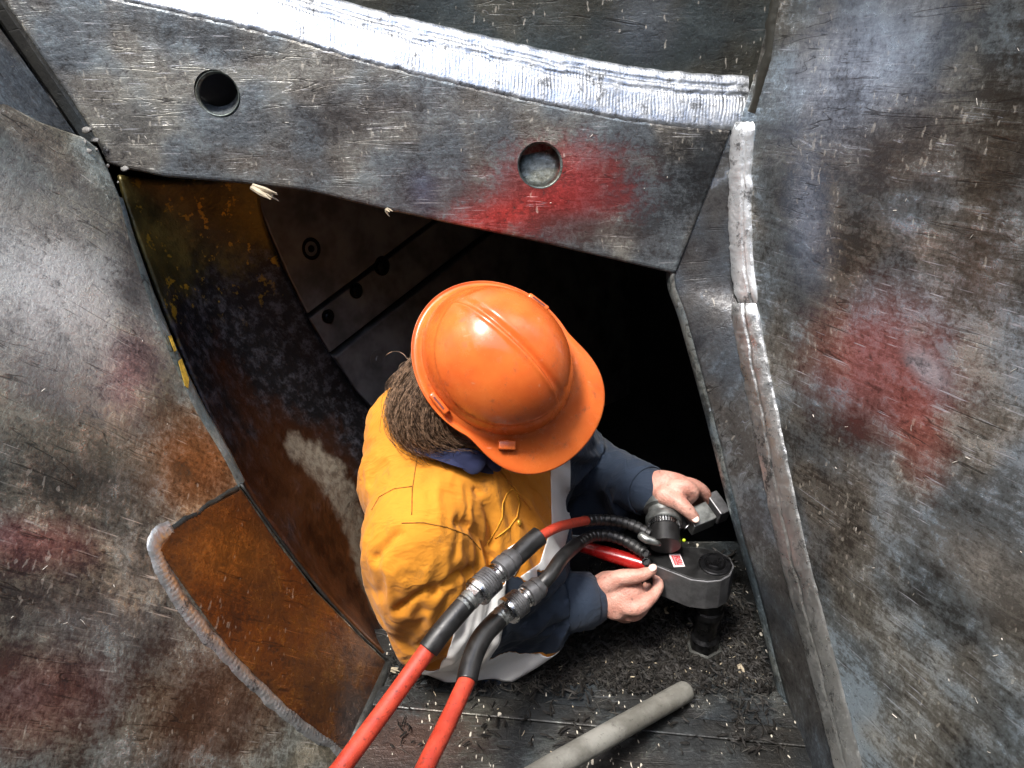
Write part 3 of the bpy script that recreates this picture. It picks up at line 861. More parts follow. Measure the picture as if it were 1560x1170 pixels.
def limb(bm, pts, rads, n=16, per=5, flat=None):
    """Rounded tapering limb through pts."""
    q = spline([Vector((*p, 0)).to_3d() if False else p for p in pts], per)
    rr = []
    for i in range(len(pts) - 1):
        for k in range(per): rr.append(rads[i] + (rads[i + 1] - rads[i]) * k / per)
    rr.append(rads[-1])
    tube(bm, q, rr, n, flat)
    for p, r in ((q[0], rr[0]), (q[-1], rr[-1])):
        if flat:
            fd, ff = flat
            x, y, a = frame_of(fd)
            blob(bm, p, r, r, r * ff, x, y, a, 12)
        else:
            blob(bm, p, r * 0.99, r * 0.99, r * 0.99, n=12)

def remesh(name, bm, voxel, iters, mats, parent, fac=0.5):
    bmesh.ops.recalc_face_normals(bm, faces=bm.faces)
    o = obj(name, bm, mats, parent)
    m = o.modifiers.new('r', 'REMESH'); m.mode = 'VOXEL'; m.voxel_size = voxel
    if iters:
        s = o.modifiers.new('s', 'SMOOTH'); s.factor = fac; s.iterations = iters
    apply_mods(o)
    o.data.polygons.foreach_set('use_smooth', [True] * len(o.data.polygons))
    return o

# ---- body: one continuous skin surface
bm = bmesh.new()
def hp(f, s, u): return HC + HF * f + HS * s + HU * u
blob(bm, hp(-0.005, 0, 0.02), 0.095, 0.076, 0.10, HF, HS, HU, 28)                   # skull
blob(bm, hp(0.03, 0, -0.05), 0.062, 0.058, 0.07, HF, HS, HU, 24)                    # face and jaw
blob(bm, hp(0.062, 0, -0.105), 0.03, 0.03, 0.022, HF, HS, HU, 16)                   # chin
limb(bm, [hp(0.088, 0, -0.005), hp(0.108, 0, -0.04), hp(0.092, 0, -0.05)], [0.008, 0.013, 0.012], 10)   # nose
for s in (-1, 1):
    blob(bm, hp(0.08, 0.03 * s, 0.012), 0.016, 0.024, 0.009, HF, HS, HU, 12)        # brow
    blob(bm, hp(0.075, 0.035 * s, -0.035), 0.018, 0.02, 0.018, HF, HS, HU, 12)      # cheek
    blob(bm, hp(-0.005, 0.081 * s, -0.025), 0.017, 0.009, 0.03, HF, HS, HU, 14)     # ear
blob(bm, hp(0.088, 0, -0.072), 0.012, 0.022, 0.006, HF, HS, HU, 12)                 # upper lip
blob(bm, hp(0.085, 0, -0.083), 0.012, 0.019, 0.006, HF, HS, HU, 12)                 # lower lip
limb(bm, [hp(-0.03, 0, -0.04), NECK + Vector((0.01, 0, -0.01)), MID + Vector((0, 0, -0.06))], [0.055, 0.058, 0.075])
tube(bm, spline([MID + Vector((0, 0, -0.02)), CHEST, WAIST, PELV], 6), [0.12] * 6 + [0.155] * 6 + [0.14] * 6 + [0.15], 24, (FACE, 0.68))
limb(bm, [SR + SHD * 0.05, SR + Vector((0, 0, -0.02)), (SR + ER_) / 2, ER_, (ER_ * 0.6 + WR_ * 0.4), WR_], [0.045, 0.05, 0.045, 0.04, 0.042, 0.029])
limb(bm, [SL - SHD * 0.05, SL + Vector((0, 0, -0.02)), (SL + EL_) / 2, EL_, (EL_ * 0.6 + WL_ * 0.4), WL_], [0.045, 0.05, 0.045, 0.04, 0.042, 0.029])
VR = ray(945, 905).normalized(); VL = ray(1020, 745).normalized()
PP = lambda L: [P(*p) for p in L]
# near (right) hand: pinching the tool between thumb and index finger
limb(bm, PP([(900, 914, 1.347), (925, 906, 1.338), (948, 905, 1.33)]), [0.029, 0.040, 0.039], 18, flat=(VR, 0.62))
limb(bm, PP([(938, 922, 1.33), (962, 915, 1.325)]), [0.026, 0.020], 14, flat=(VR, 0.75))
limb(bm, PP([(924, 890, 1.327), (948, 880, 1.312), (974, 877, 1.306), (993, 869, 1.311)]), [0.019, 0.0145, 0.0118, 0.0095], 14)
limb(bm, PP([(950, 923, 1.318), (971, 926, 1.312), (991, 911, 1.322), (1003, 893, 1.335), (1000, 880, 1.345)]), [0.015, 0.0132, 0.0115, 0.010, 0.0082], 14)
limb(bm, PP([(945, 930, 1.333), (966, 935, 1.332), (984, 917, 1.345), (986, 893, 1.36)]), [0.014, 0.0135, 0.0118, 0.009], 14)
limb(bm, PP([(935, 930, 1.35), (955, 938, 1.353), (970, 918, 1.368), (970, 890, 1.378)]), [0.013, 0.013, 0.011, 0.009], 14)
limb(bm, PP([(925, 928, 1.366), (942, 934, 1.372), (954, 912, 1.385), (958, 885, 1.388), (962, 868, 1.382)]), [0.012, 0.0115, 0.010, 0.009, 0.0082], 14)
# far (left) hand: thumb over the reaction block, fingers behind it
limb(bm, PP([(984, 750, 1.395), (1006, 745, 1.38), (1030, 747, 1.37)]), [0.027, 0.034, 0.031], 18, flat=(VL, 0.66))
limb(bm, PP([(1012, 754, 1.36), (1032, 764, 1.342), (1047, 777, 1.336), (1058, 789, 1.339)]), [0.019, 0.0145, 0.0122, 0.0098], 14)
limb(bm, PP([(1026, 742, 1.36), (1045, 742, 1.352), (1056, 752, 1.356), (1050, 762, 1.368)]), [0.015, 0.0132, 0.0115, 0.009], 14)
limb(bm, PP([(1026, 740, 1.372), (1050, 738, 1.368), (1071, 748, 1.378), (1080, 764, 1.392)]), [0.014, 0.013, 0.0112, 0.009], 14)
limb(bm, PP([(1022, 740, 1.388), (1048, 739, 1.388), (1068, 750, 1.40), (1074, 768, 1.41)]), [0.013, 0.0125, 0.011, 0.009], 14)
limb(bm, PP([(1016, 742, 1.402), (1040, 744, 1.406), (1056, 756, 1.416), (1060, 770, 1.42)]), [0.012, 0.0112, 0.010, 0.0085], 14)
for K, s in ((KR, -1), (KL, 1)):
    limb(bm, [PELV + SHD * 0.08 * s, K, Vector((PELV.x + 0.09 * s, PELV.y + 0.05 * s - 0.02, ZB + 0.1))], [0.08, 0.055, 0.04])
body = remesh('body', bm, 0.0036, 3, M_skin, worker)
M_eye = plain('eye', (0.7, 0.68, 0.65), 0.15, 0, 0.05, 200, 0)
M_nail = plain('fingernail', (0.66, 0.45, 0.38), 0.3, 0, 0.08, 200, 0.05)
for s in (-1, 1):
    bm = bmesh.new(); blob(bm, hp(0.079, 0.031 * s, -0.01), 0.011, 0.011, 0.011, HF, HS, HU, 14); obj('eye', bm, M_eye, worker, True)
def nail(px, py, d, dx, dy, w, h):
    c = P(px, py, d)
    a = (RGT * dx - UPV * dy).normalized()
    n = (CAM - c).normalized()
    n = (n + UPV * 0.25).normalized(); a = (a - n * a.dot(n)).normalized(); b = n.cross(a)
    bm = bmesh.new()
    blob(bm, c, h, w, 0.0016, a, b, n, 16)
    obj('fingernail', bm, M_nail, worker, True)
nail(994, 865, 1.3035, 0.9, -0.42, 0.0062, 0.0075)
nail(1059, 790, 1.330, 0.66, 0.75, 0.0062, 0.0075)

# ---- trousers and boots, down in the pit
bm = bmesh.new()
for K, s in ((KR, -1), (KL, 1)):
    foot = Vector((PELV.x + 0.09 * s, PELV.y + 0.05 * s - 0.02, ZB + 0.10))
    limb(bm, [PELV + SHD * 0.085 * s + Vector((0, 0, -0.02)), K, foot], [0.105, 0.085, 0.075])
tube(bm, spline([WAIST + Vector((0, 0, -0.03)), PELV], 6), 0.185, 24, (FACE, 0.7))
remesh('trousers', bm, 0.012, 3, M_navy, worker)
M_boot = plain('boot_leather', (0.03, 0.022, 0.016), 0.6, 0, 0.3, 30)
for s in (-1, 1):
    foot = Vector((PELV.x + 0.09 * s, PELV.y + 0.05 * s - 0.02, ZB + 0.045))
    bm = bmesh.new()
    limb(bm, [foot - FACE * 0.07, foot + FACE * 0.05, foot + FACE * 0.17], [0.044, 0.044, 0.036])
    limb(bm, [foot + Vector((0, 0, 0.02)), foot + Vector((0, 0, 0.16))], [0.05, 0.06])
    remesh('boot', bm, 0.008, 2, M_boot, worker)

# ---- work shirt: an inflated shell of the pose, draped by a short cloth simulation over the torso and arms
T_AX = spline([MID + Vector((0, 0, 0.0)), CHEST, WAIST, PELV], 6)
T_R = [0.125, 0.135, 0.145, 0.152, 0.158, 0.162] + [0.165] * 6 + [0.165] * 6 + [0.17]
AR = [SR + SHD * 0.05, SR + Vector((0, 0, -0.015)), SR.lerp(ER_, 0.5), ER_, ER_.lerp(WR_, 0.5), WR_.lerp(ER_, 0.05)]
RR = [0.086, 0.090, 0.086, 0.073, 0.060, 0.047]
AL = [SL - SHD * 0.05, SL + Vector((0, 0, -0.015)), SL.lerp(EL_, 0.5), EL_, EL_.lerp(WL_, 0.5), WL_.lerp(EL_, 0.06)]
RL = [0.085, 0.09, 0.086, 0.072, 0.058, 0.045]
def shirt_form(k, ka):
    bm = bmesh.new()
    tube(bm, T_AX, [r * k for r in T_R], 30, (FACE, 0.74))
    blob(bm, MID + Vector((0, 0, -0.03)) - FACE * 0.015, 0.165 * k, 0.105 * k, 0.085 * k, SHD, SHD.cross(Vector((0, 0, 1))).normalized() * -1, Vector((0, 0, 1)), 24)
    blob(bm, CHEST - FACE * 0.06 + Vector((0, 0, 0.07)), 0.15 * k, 0.10 * k, 0.13 * k, SHD, FACE, Vector((0, 0, 1)), 24)
    limb(bm, [SR + SHD * 0.10, SL - SHD * 0.10], [0.085 * k, 0.08 * k], 20)
    blob(bm, P(640, 665, 1.30), 0.095 * k, 0.10 * k, 0.10 * k, n=24)
    blob(bm, P(625, 735, 1.26), 0.085 * k, 0.09 * k, 0.10 * k, n=24)
    limb(bm, [NECK + (MID - NECK) * 0.25, MID + Vector((0, 0, -0.05))], [0.074 * k, 0.11 * k], 20)
    limb(bm, AR, [r * ka for r in RR], 22); limb(bm, AL, [r * ka for r in RL], 22)
    return bm
shirt = remesh('work_shirt', shirt_form(1.0, 1.0), 0.0102, 2, [M_hivis, M_navy], worker)
form = remesh('form', shirt_form(0.90, 0.80), 0.02, 2, [M_navy], None)
form.modifiers.new('c', 'COLLISION')
form.collision.thickness_outer = 0.003
form.collision.cloth_friction = 12
vg = shirt.vertex_groups.new(name='pin')
for v in shirt.data.vertices:
    w = max(0.0, min(1.0, (PELV.z + 0.06 - v.co.z) / 0.03))
    for W_, E_ in ((WR_, ER_), (WL_, EL_)):
        w = max(w, max(0.0, min(1.0, 1 - ((v.co - W_).length - 0.055) / 0.02)))
    w = max(w, max(0.0, min(1.0, 1 - ((v.co - (NECK + (MID - NECK) * 0.2)).length - 0.085) / 0.02)))
    if w > 0: vg.add([v.index], w, 'REPLACE')
cm = shirt.modifiers.new('cloth', 'CLOTH')
cs_ = cm.settings
cs_.quality = 4; cs_.mass = 0.25; cs_.air_damping = 2.0
cs_.tension_stiffness = 18; cs_.compression_stiffness = 18; cs_.shear_stiffness = 6; cs_.bending_stiffness = 0.8
cs_.tension_damping = 8; cs_.compression_damping = 8
cs_.shrink_min = -0.17; cs_.shrink_max = -0.12
cs_.vertex_group_mass = 'pin'; cs_.pin_stiffness = 1
cm.collision_settings.use_collision = True; cm.collision_settings.distance_min = 0.004; cm.collision_settings.collision_quality = 1
cm.point_cache.frame_start = 1; cm.point_cache.frame_end = 40
scene.frame_start = 1; scene.frame_end = 40
for f_ in range(1, CLOTH_FRAMES + 1): scene.frame_set(f_)
apply_mods(shirt)
scene.frame_set(1)
bpy.data.objects.remove(form)
sm_ = shirt.modifiers.new('sub', 'SUBSURF'); sm_.levels = 1; sm_.render_levels = 1
apply_mods(shirt)
shirt.data.polygons.foreach_set('use_smooth', [True] * len(shirt.data.polygons))

def seg_param(V, pts, rads):
    """numpy: for each vertex nearest point on polyline -> (distance/radius, arclength parameter in segments)."""
    best = np.full(len(V), 1e9); tt = np.zeros(len(V))
    for i in range(len(pts) - 1):
        a, b = np.array(pts[i]), np.array(pts[i + 1])
        d = b - a
        u = np.clip(((V - a) @ d) / (d @ d), 0, 1)
        r = rads[i] + (rads[i + 1] - rads[i]) * u
        q = np.linalg.norm(V - (a + u[:, None] * d), axis=1) / r
        k = q < best
        best[k] = q[k]; tt[k] = i + u[k]
    return best, tt

def verts_np(o):
    V = np.empty(len(o.data.vertices) * 3); o.data.vertices.foreach_get('co', V)
    N = np.empty(len(o.data.vertices) * 3); o.data.vertices.foreach_get('normal', N)
    return V.reshape(-1, 3), N.reshape(-1, 3)

def bvh_of(o):
    bm = bmesh.new(); bm.from_mesh(o.data); b = BVHTree.FromBMesh(bm); bm.free(); return b

def hit(bvh, px, py, lift=0.0):
    r = ray(px, py).normalized()
    loc, nor, i, d = bvh.ray_cast(CAM, r)
    if loc is None: return None, None
    if nor.dot(r) > 0: nor = -nor
    return loc + nor * lift, nor

V, N = verts_np(shirt)
bt = bvh_of(shirt)
qa, ta = seg_param(V, AR, RR); ql, tl2 = seg_param(V, AL, RL)
disp = np.zeros(len(V))
# drawn folds: polyline in photo pixels, half-width (m), depth (m, negative sinks)
FOLDS = [([(572, 852), (586, 834), (606, 814)], 0.007, -0.010), ([(606, 930), (628, 914), (652, 898)], 0.007, -0.011),
    ([(700, 795), (720, 806), (738, 828), (748, 855)], 0.008, -0.013), ([(640, 985), (665, 960), (700, 935)], 0.007, -0.009),
    ([(725, 745), (745, 790), (752, 830)], 0.006, -0.009), ([(660, 905), (690, 880), (720, 868)], 0.008, -0.010),
    ([(770, 985), (830, 965), (880, 930)], 0.007, -0.008), ([(800, 950), (830, 925), (870, 905)], 0.007, -0.007), ([(860, 980), (890, 950)], 0.006, -0.007)]
for pl_, hw, dep in FOLDS:
    q = [hit(bt, *p)[0] for p in pl_]
    q = [x for x in q if x is not None]
    if len(q) < 2: continue
    best, _ = seg_param(V, [tuple(x) for x in spline(q, 4)], [hw] * (len(spline(q, 4))))
    disp += 0.8 * dep * np.exp(-best ** 2)
V2 = V + N * disp[:, None]
shirt.data.vertices.foreach_set('co', V2.ravel()); shirt.data.update()
qa, ta = seg_param(V2, AR, RR); ql, tl2 = seg_param(V2, AL, RL); qt, tt_ = seg_param(V2, [tuple(p) for p in T_AX], T_R)
Z = V2[:, 2]
rel = V2 - np.array(CAM); dep = rel @ np.array(FWD)
PX = 780 + FPX * (rel @ np.array(RGT)) / dep; PY = 585 - FPX * (rel @ np.array(UPV)) / dep
facing = (verts_np(shirt)[1] * rel).sum(1) < 0
WD = (WR_ - ER_).normalized(); sw = (V2 - np.array(ER_)) @ np.array(WD)
onr = (qa < 1.45) & (ta > 2.3) & (Z < SR.z - 0.10)
onl = (ql < 1.45) & (ql < qa) & (tl2 > 1.6)
zband = MID.z - 0.30
def polydist(X, Y, poly):
    """signed pixel distance, positive inside"""
    ins = np.zeros(len(X), bool); best = np.full(len(X), 1e9); n_ = len(poly)
    for i in range(n_):
        (x1, y1), (x2, y2) = poly[i], poly[(i + 1) % n_]
        ins ^= ((y1 > Y) != (y2 > Y)) & (X < (x2 - x1) * (Y - y1) / (y2 - y1 + 1e-9) + x1)
        u = np.clip(((X - x1) * (x2 - x1) + (Y - y1) * (y2 - y1)) / ((x2 - x1) ** 2 + (y2 - y1) ** 2), 0, 1)
        best = np.minimum(best, np.hypot(X - x1 - u * (x2 - x1), Y - y1 - u * (y2 - y1)))
    return np.where(ins, best, -best)
BIG = -1.0
g_arm = np.where(onr, np.minimum(sw - 0.004, 0.085 - sw), BIG)
g_left = np.full(len(V2), BIG)
g_tor = np.where(~onr & ~onl, 0.035 - np.abs(Z - zband), BIG)
pd = np.maximum(polydist(PX, PY, [(838, 700), (868, 700), (868, 800), (850, 866), (795, 902), (778, 888), (822, 858), (840, 800)]), polydist(PX, PY, [(772, 836), (800, 818), (806, 836), (782, 880), (764, 876)]))
g_px = np.where(facing & ~onl & ~onr, pd * 0.001, BIG)
tapef = np.maximum.reduce([g_arm, g_left, g_tor, g_px])
navf = np.where(onr, sw - 0.06, np.where(onl, 0.05, zband - Z))
navf = np.where(facing & ~onr & ~onl & (PX > 690) & (PX < 880) & (PY < 880), np.minimum(navf, -0.01), navf)
navf = np.where(facing & ~onr & (PX > 852) & (PX < 1000) & (PY < 900), 0.01 + (PX - 852) * 0.001, navf)

def clip_mesh(me, fld):
    """Split every face along the zero line of a vertex field -> verts, inside faces, outside faces (shared cut vertices)."""
    co_ = [v.co.copy() for v in me.vertices]; nv_ = [v.normal.copy() for v in me.vertices]
    cache, fin_, fout = {}, [], []
    for p in me.polygons:
        vs = list(p.vertices); g = [fld[v] for v in vs]
        if all(x >= 0 for x in g): fin_.append(vs); continue
        if all(x < 0 for x in g): fout.append(vs); continue
        A, Bq = [], []
        for k in range(len(vs)):
            v0, v1 = vs[k], vs[(k + 1) % len(vs)]; g0, g1 = g[k], g[(k + 1) % len(vs)]
            (A if g0 >= 0 else Bq).append(v0)
            if (g0 >= 0) != (g1 >= 0):
                key = (min(v0, v1), max(v0, v1))
                if key not in cache:
                    t = min(0.97, max(0.03, g0 / (g0 - g1)))
                    cache[key] = len(co_); co_.append(co_[v0].lerp(co_[v1], t)); nv_.append((nv_[v0] + nv_[v1]).normalized())
                A.append(cache[key]); Bq.append(cache[key])
        if len(A) > 2: fin_.append(A)
        if len(Bq) > 2: fout.append(Bq)
    return co_, nv_, fin_, fout

co_, nv_, fi_, fo_ = clip_mesh(shirt.data, tapef)
used = sorted({v for f in fi_ for v in f}); idx = {v: i for i, v in enumerate(used)}
tm = bpy.data.meshes.new('reflective_tape')
tm.from_pydata([tuple(co_[v] + nv_[v] * 0.0016) for v in used], [], [[idx[v] for v in f] for f in fi_])
to = link('reflective_tape', tm, M_tape, worker, True)
m = to.modifiers.new('t', 'SOLIDIFY'); m.thickness = 0.0012
apply_mods(to)
to['label'] = 'silver reflective tape round sleeves and chest'
co_, nv_, fi_, fo_ = clip_mesh(shirt.data, navf)
nm_ = bpy.data.meshes.new('work_shirt')
nm_.from_pydata([tuple(p) for p in co_], [], fo_ + fi_)
for m_ in (M_hivis, M_navy): nm_.materials.append(m_)
nm_.polygons.foreach_set('material_index', [0] * len(fo_) + [1] * len(fi_))
nm_.polygons.foreach_set('use_smooth', [True] * len(nm_.polygons))
shirt.data = nm_
bt = bvh_of(shirt)

def seam(name, pix, r, mat, lift=0.0006):
    q = []
    for a, b in zip(pix, pix[1:]):
        for k in range(8):
            t = k / 8
            h, _ = hit(bt, a[0] + (b[0] - a[0]) * t, a[1] + (b[1] - a[1]) * t, lift)
            if h is not None: q.append(h)
    if len(q) < 3: return
    bm = bmesh.new(); tube(bm, q, r, 6); obj(name, bm, mat, worker, True)
seam('seam', [(637, 690), (632, 720), (628, 745), (627, 790)], 0.0008, M_seam)
seam('seam', [(628, 741), (600, 745), (578, 757), (565, 780)], 0.0008, M_seam)
seam('seam', [(612, 797), (645, 796), (680, 803), (712, 815), (735, 840)], 0.0008, M_seam)
seam('placket_edge', [(760, 712), (785, 745), (812, 780)], 0.0018, M_hivis, 0.001)
seam('pocket_edge', [(742, 828), (757, 806), (765, 788), (765, 768), (772, 752), (781, 745), (788, 752), (791, 768), (787, 788), (775, 804), (752, 822)], 0.0011, M_pipe_y, 0.0004)
h, nn = hit(bt, 790, 796, 0.001)
if h is not None:
    bm = bmesh.new(); lathe(bm, h, nn, [(-0.001, 0.005), (0.002, 0.005), (0.0028, 0.003), (0.0028, 0.0005)], 18); obj('button', bm, plain('brass_button', (0.7, 0.42, 0.05), 0.35, 0.5), worker, True)

# collar of the navy undershirt
bm = bmesh.new()
nk = (hp(-0.02, 0, -0.06) - NECK).normalized()
x, y, a = frame_of(nk)
rows = []
for i in range(48):
    t = 2 * math.pi * i / 48
    d = x * math.cos(t) + y * math.sin(t)
    w = 0.004 * noise.noise(Vector((math.cos(t) * 2, math.sin(t) * 2, 1)))
    c = NECK - nk * 0.02
    rows.append([bm.verts.new(c + d * (0.080 + w) - nk * 0.006), bm.verts.new(c + d * (0.072 + w) + nk * 0.012), bm.verts.new(c + d * (0.066 + w) + nk * 0.020), bm.verts.new(c + d * 0.063 + nk * 0.012)])
for i in range(48):
    p, q = rows[i], rows[(i + 1) % 48]
    for k in range(3): bm.faces.new((p[k], p[k + 1], q[k + 1], q[k]))
bmesh.ops.recalc_face_normals(bm, faces=bm.faces)
cl = obj('collar', bm, M_navy, worker, True)
M_collar = cloth_mat('blue_collar_cotton', (0.007, 0.011, 0.042), (0.013, 0.02, 0.075), (0.02, 0.02, 0.03), 0.3)
cl.data.materials[0] = M_collar
def flap(pix, lift):
    bm = bmesh.new(); vs = []
    cx = sum(p[0] for p in pix) / len(pix); cy = sum(p[1] for p in pix) / len(pix)
    h, n_ = hit(bt, cx, cy, lift)
    if h is None: return
    pl = Plane(h, h + frame_of(n_)[0], h + frame_of(n_)[1])
    ring = [bm.verts.new(pl.at(*p)) for p in pix]
    c = bm.verts.new(h + n_ * 0.006)
    for i in range(len(ring)): bm.faces.new((ring[i], ring[(i + 1) % len(ring)], c))
    bmesh.ops.recalc_face_normals(bm, faces=bm.faces)
    bmesh.ops.solidify(bm, geom=list(bm.faces), thickness=0.002)
    o = obj('collar_flap', bm, M_collar, worker, True)
    m = o.modifiers.new('s', 'SUBSURF'); m.levels = 2; m.render_levels = 2
flap([(682, 690), (706, 678), (742, 688), (742, 712), (722, 728), (704, 716)], 0.016)
flap([(730, 688), (752, 690), (768, 714), (756, 722), (742, 712)], 0.012)

# cuffs
def cuff(W, E, r, mat):
    bm = bmesh.new()
    d = (W - E).normalized()
    x, y, a = frame_of(d)
    rows = []
    for i in range(36):
        t = 2 * math.pi * i / 36
        q = x * math.cos(t) + y * math.sin(t)
        k = 1 + 0.06 * noise.noise(Vector((math.cos(t) * 1.5, math.sin(t) * 1.5, r * 90)))
        c = W - d * 0.012
        rows.append([bm.verts.new(c - d * 0.052 + q * (r * 1.02) * k), bm.verts.new(c - d * 0.048 + q * (r * 1.09) * k), bm.verts.new(c - d * 0.02 + q * r * 1.06 * k), bm.verts.new(c + d * 0.002 + q * r * 1.04 * k), bm.verts.new(c + d * 0.004 + q * r * 0.98 * k), bm.verts.new(c - d * 0.012 + q * r * 0.9 * k)])
    for i in range(36):
        p, q = rows[i], rows[(i + 1) % 36]
        for k in range(5): bm.faces.new((p[k], p[k + 1], q[k + 1], q[k]))
    bmesh.ops.recalc_face_normals(bm, faces=bm.faces)
    obj('cuff', bm, mat, worker, True)
cuff(WR_, ER_, 0.047, M_navy); cuff(WL_, EL_, 0.044, M_navy)

# hair: curly brown-grey strands below the hard hat
t = NT('brown_grey_hair')
oi = t.noise(t.objco(), 160, 2, 0.6)
M_hair = t.fin(t.mix(t.rng(oi, 0.38, 0.64), (0.035, 0.020, 0.011), (0.30, 0.19, 0.12)), 0.42, 0.0)
bm = bmesh.new()
rnd = random.Random(5)
G = Vector((0, 0, -1))
for lock in range(330):
    a0 = rnd.uniform(92, 172); sweep = rnd.uniform(24, 55)
    u0 = rnd.uniform(-0.045, 0.012); drop = rnd.uniform(0.035, 0.075)
    lay = rnd.random() ** 0.7                       # 0 = at the scalp, 1 = outer layer
    wave = rnd.uniform(0.002, 0.007); fq = rnd.uniform(0.8, 1.8); ph = rnd.uniform(0, 6.28)
    curl = rnd.random() < 0.16
    for k in range(11):
        j0 = rnd.gauss(0, 6.0); ju = rnd.gauss(0, 0.007); jl = rnd.gauss(0, 0.09); js = rnd.uniform(0.85, 1.12)
        pts = []
        for i in range(13):
            s = i / 12
            az = R(a0 + j0 - sweep * js * s)
            puff = math.sin(min(1.0, 0.25 + s) * math.pi * 0.62)
            rad_ = 1.02 + (0.84 * lay + jl) * puff * (0.12 + 0.88 * math.exp(-((math.degrees(az) - 102) / 34) ** 2)) + 0.05 * s
            u = u0 + ju - drop * js * s ** 1.3
            o_ = HF * (math.cos(az) * 0.094) - HS * (math.sin(az) * 0.088)
            w_ = ph + 6.28 * fq * s
            p = HC + o_ * rad_ + HU * u + G * (0.014 * s * s) + (o_.normalized() * math.sin(w_) + HU * math.cos(w_)) * wave * s
            if curl and s > 0.6:
                q_ = (s - 0.6) * 13
                p = p + (o_.normalized() * (1 - math.cos(q_)) + HU * math.sin(q_)) * 0.006
            pts.append(p)
        tube(bm, pts, [0.00034] * 9 + [0.00032, 0.0003, 0.00025, 0.00012], 3, cap=False)
for k in range(26):                          # stray curls at the edges
    az = R(rnd.uniform(75, 150)); out = HF * math.cos(az) - HS * math.sin(az)
    root = HC + HF * (math.cos(az) * 0.09) - HS * (math.sin(az) * 0.074) + HU * rnd.uniform(-0.07, -0.01) + out * rnd.uniform(0.03, 0.05) + G * 0.012
    a0 = rnd.uniform(0, 6.28); rad_ = rnd.uniform(0.005, 0.011); dr_ = (out * 0.7 + G * 0.5 + HF * rnd.uniform(-0.6, 0.5)).normalized()
    b1 = HU.cross(dr_).normalized()
    pts = [root + dr_ * (0.030 * i / 13) + (dr_ * math.cos(a0 + i * 0.42) + b1 * math.sin(a0 + i * 0.42)) * rad_ * (0.3 + 0.7 * i / 13) for i in range(14)]
    tube(bm, pts, [0.0006] * 12 + [0.0004, 0.0002], 3, cap=False)
blob(bm, hp(-0.030, -0.014, -0.035), 0.092, 0.090, 0.085, HF, HS, HU, 20)
hair = obj('hair', bm, M_hair, worker, True)

# ------------------------------------------------------------------ hard hat
t = NT('orange_helmet_plastic')
co = t.objco()
a = t.noise(co, 12, 5, 0.65); b = t.noise(t.mapping(co, scale=(22, 150, 90)), 1, 2, 0.7); g = t.noise(co, 55, 4, 0.75)
c = t.mix(t.rng(a, 0.3, 0.7), (0.58, 0.10, 0.02), (0.69, 0.155, 0.03))
c = t.mix(t.rng(b, 0.68, 0.76, 0, 0.5), c, (0.75, 0.36, 0.22))
c = t.mix(t.rng(g, 0.57, 0.72, 0, 0.55), c, (0.20, 0.05, 0.022))
M_hat = t.fin(c, t.math('ADD', t.rng(a, 0.3, 0.7, 0.16, 0.28), t.rng(g, 0.5, 0.7, 0, 0.25)), 0, t.bump(t.math('ADD', t.math('MULTIPLY', b, 0.4), g), 0.12, 0.0012))
HB = HC + HU * 0.03                                   # centre of the rim
hat = empty('hard_hat', HB, 'scuffed orange plastic hard hat with peak, worn by the person in the pit', 'hard hat')
def hx(f, s, u): return HB + HF * f + HS * s + HU * u
HA, HBW, HH = 0.117, 0.101, 0.118
def sstep(a, b, x):
    q = max(0, min(1, (x - a) / (b - a))); return q * q * (3 - 2 * q)
bm = bmesh.new()
NT_, NG = 160, 150
grid = {}
for i in range(NG + 1):
    for j in range(NG + 1):
        p, q = i / NG * 2 - 1, j / NG * 2 - 1
        # square to disc, even spacing
        if p == 0 and q == 0: rho, th = 0, 0
        elif abs(p) > abs(q): rho, th = p, (math.pi / 4) * (q / p)
        else: rho, th = q, math.pi / 2 - (math.pi / 4) * (p / q)
        if rho < 0: rho, th = -rho, th + math.pi
        g_ = math.sin(rho * math.pi / 2) ** 1.0
        f, s = HA * math.cos(th) * g_, HBW * math.sin(th) * g_
        u = HH * (max(0, 1 - g_ ** 2.35)) ** 0.56
        nv = Vector((f / HA ** 2, s / HBW ** 2, max(u, 0.02) / HH ** 2)).normalized()
        fe = (f - 0.004) / 0.098
        lp = math.sqrt(fe * fe + (s / 0.0935) ** 2)
        near = sstep(0.0022, -0.0022, s - 0.004 * math.cos(fe * 1.4))        # raised side panel, step along the crest
        far = sstep(0.010, 0.018, s)
        pan = 0.0042 * near * sstep(1.02, 0.965, lp) + 0.0022 * far * sstep(1.02, 0.9, lp)
        crest = 0.0022 * math.exp(-((s - 0.0005) / 0.0035) ** 2) * sstep(1.0, 0.75, abs(fe))
        gro = -0.0038 * math.exp(-((s - 0.0085) / 0.0032) ** 2) * sstep(0.95, 0.5, abs(fe))
        h = (pan + crest + gro) * sstep(0.004, 0.012, u)
        grid[i, j] = bm.verts.new(hx(f, s, u) + (HF * nv.x + HS * nv.y + HU * nv.z) * h)
for i in range(NG):
    for j in range(NG): bm.faces.new((grid[i, j], grid[i + 1, j], grid[i + 1, j + 1], grid[i, j + 1]))
bmesh.ops.recalc_face_normals(bm, faces=bm.faces)
obj('shell', bm, M_hat, hat, True)
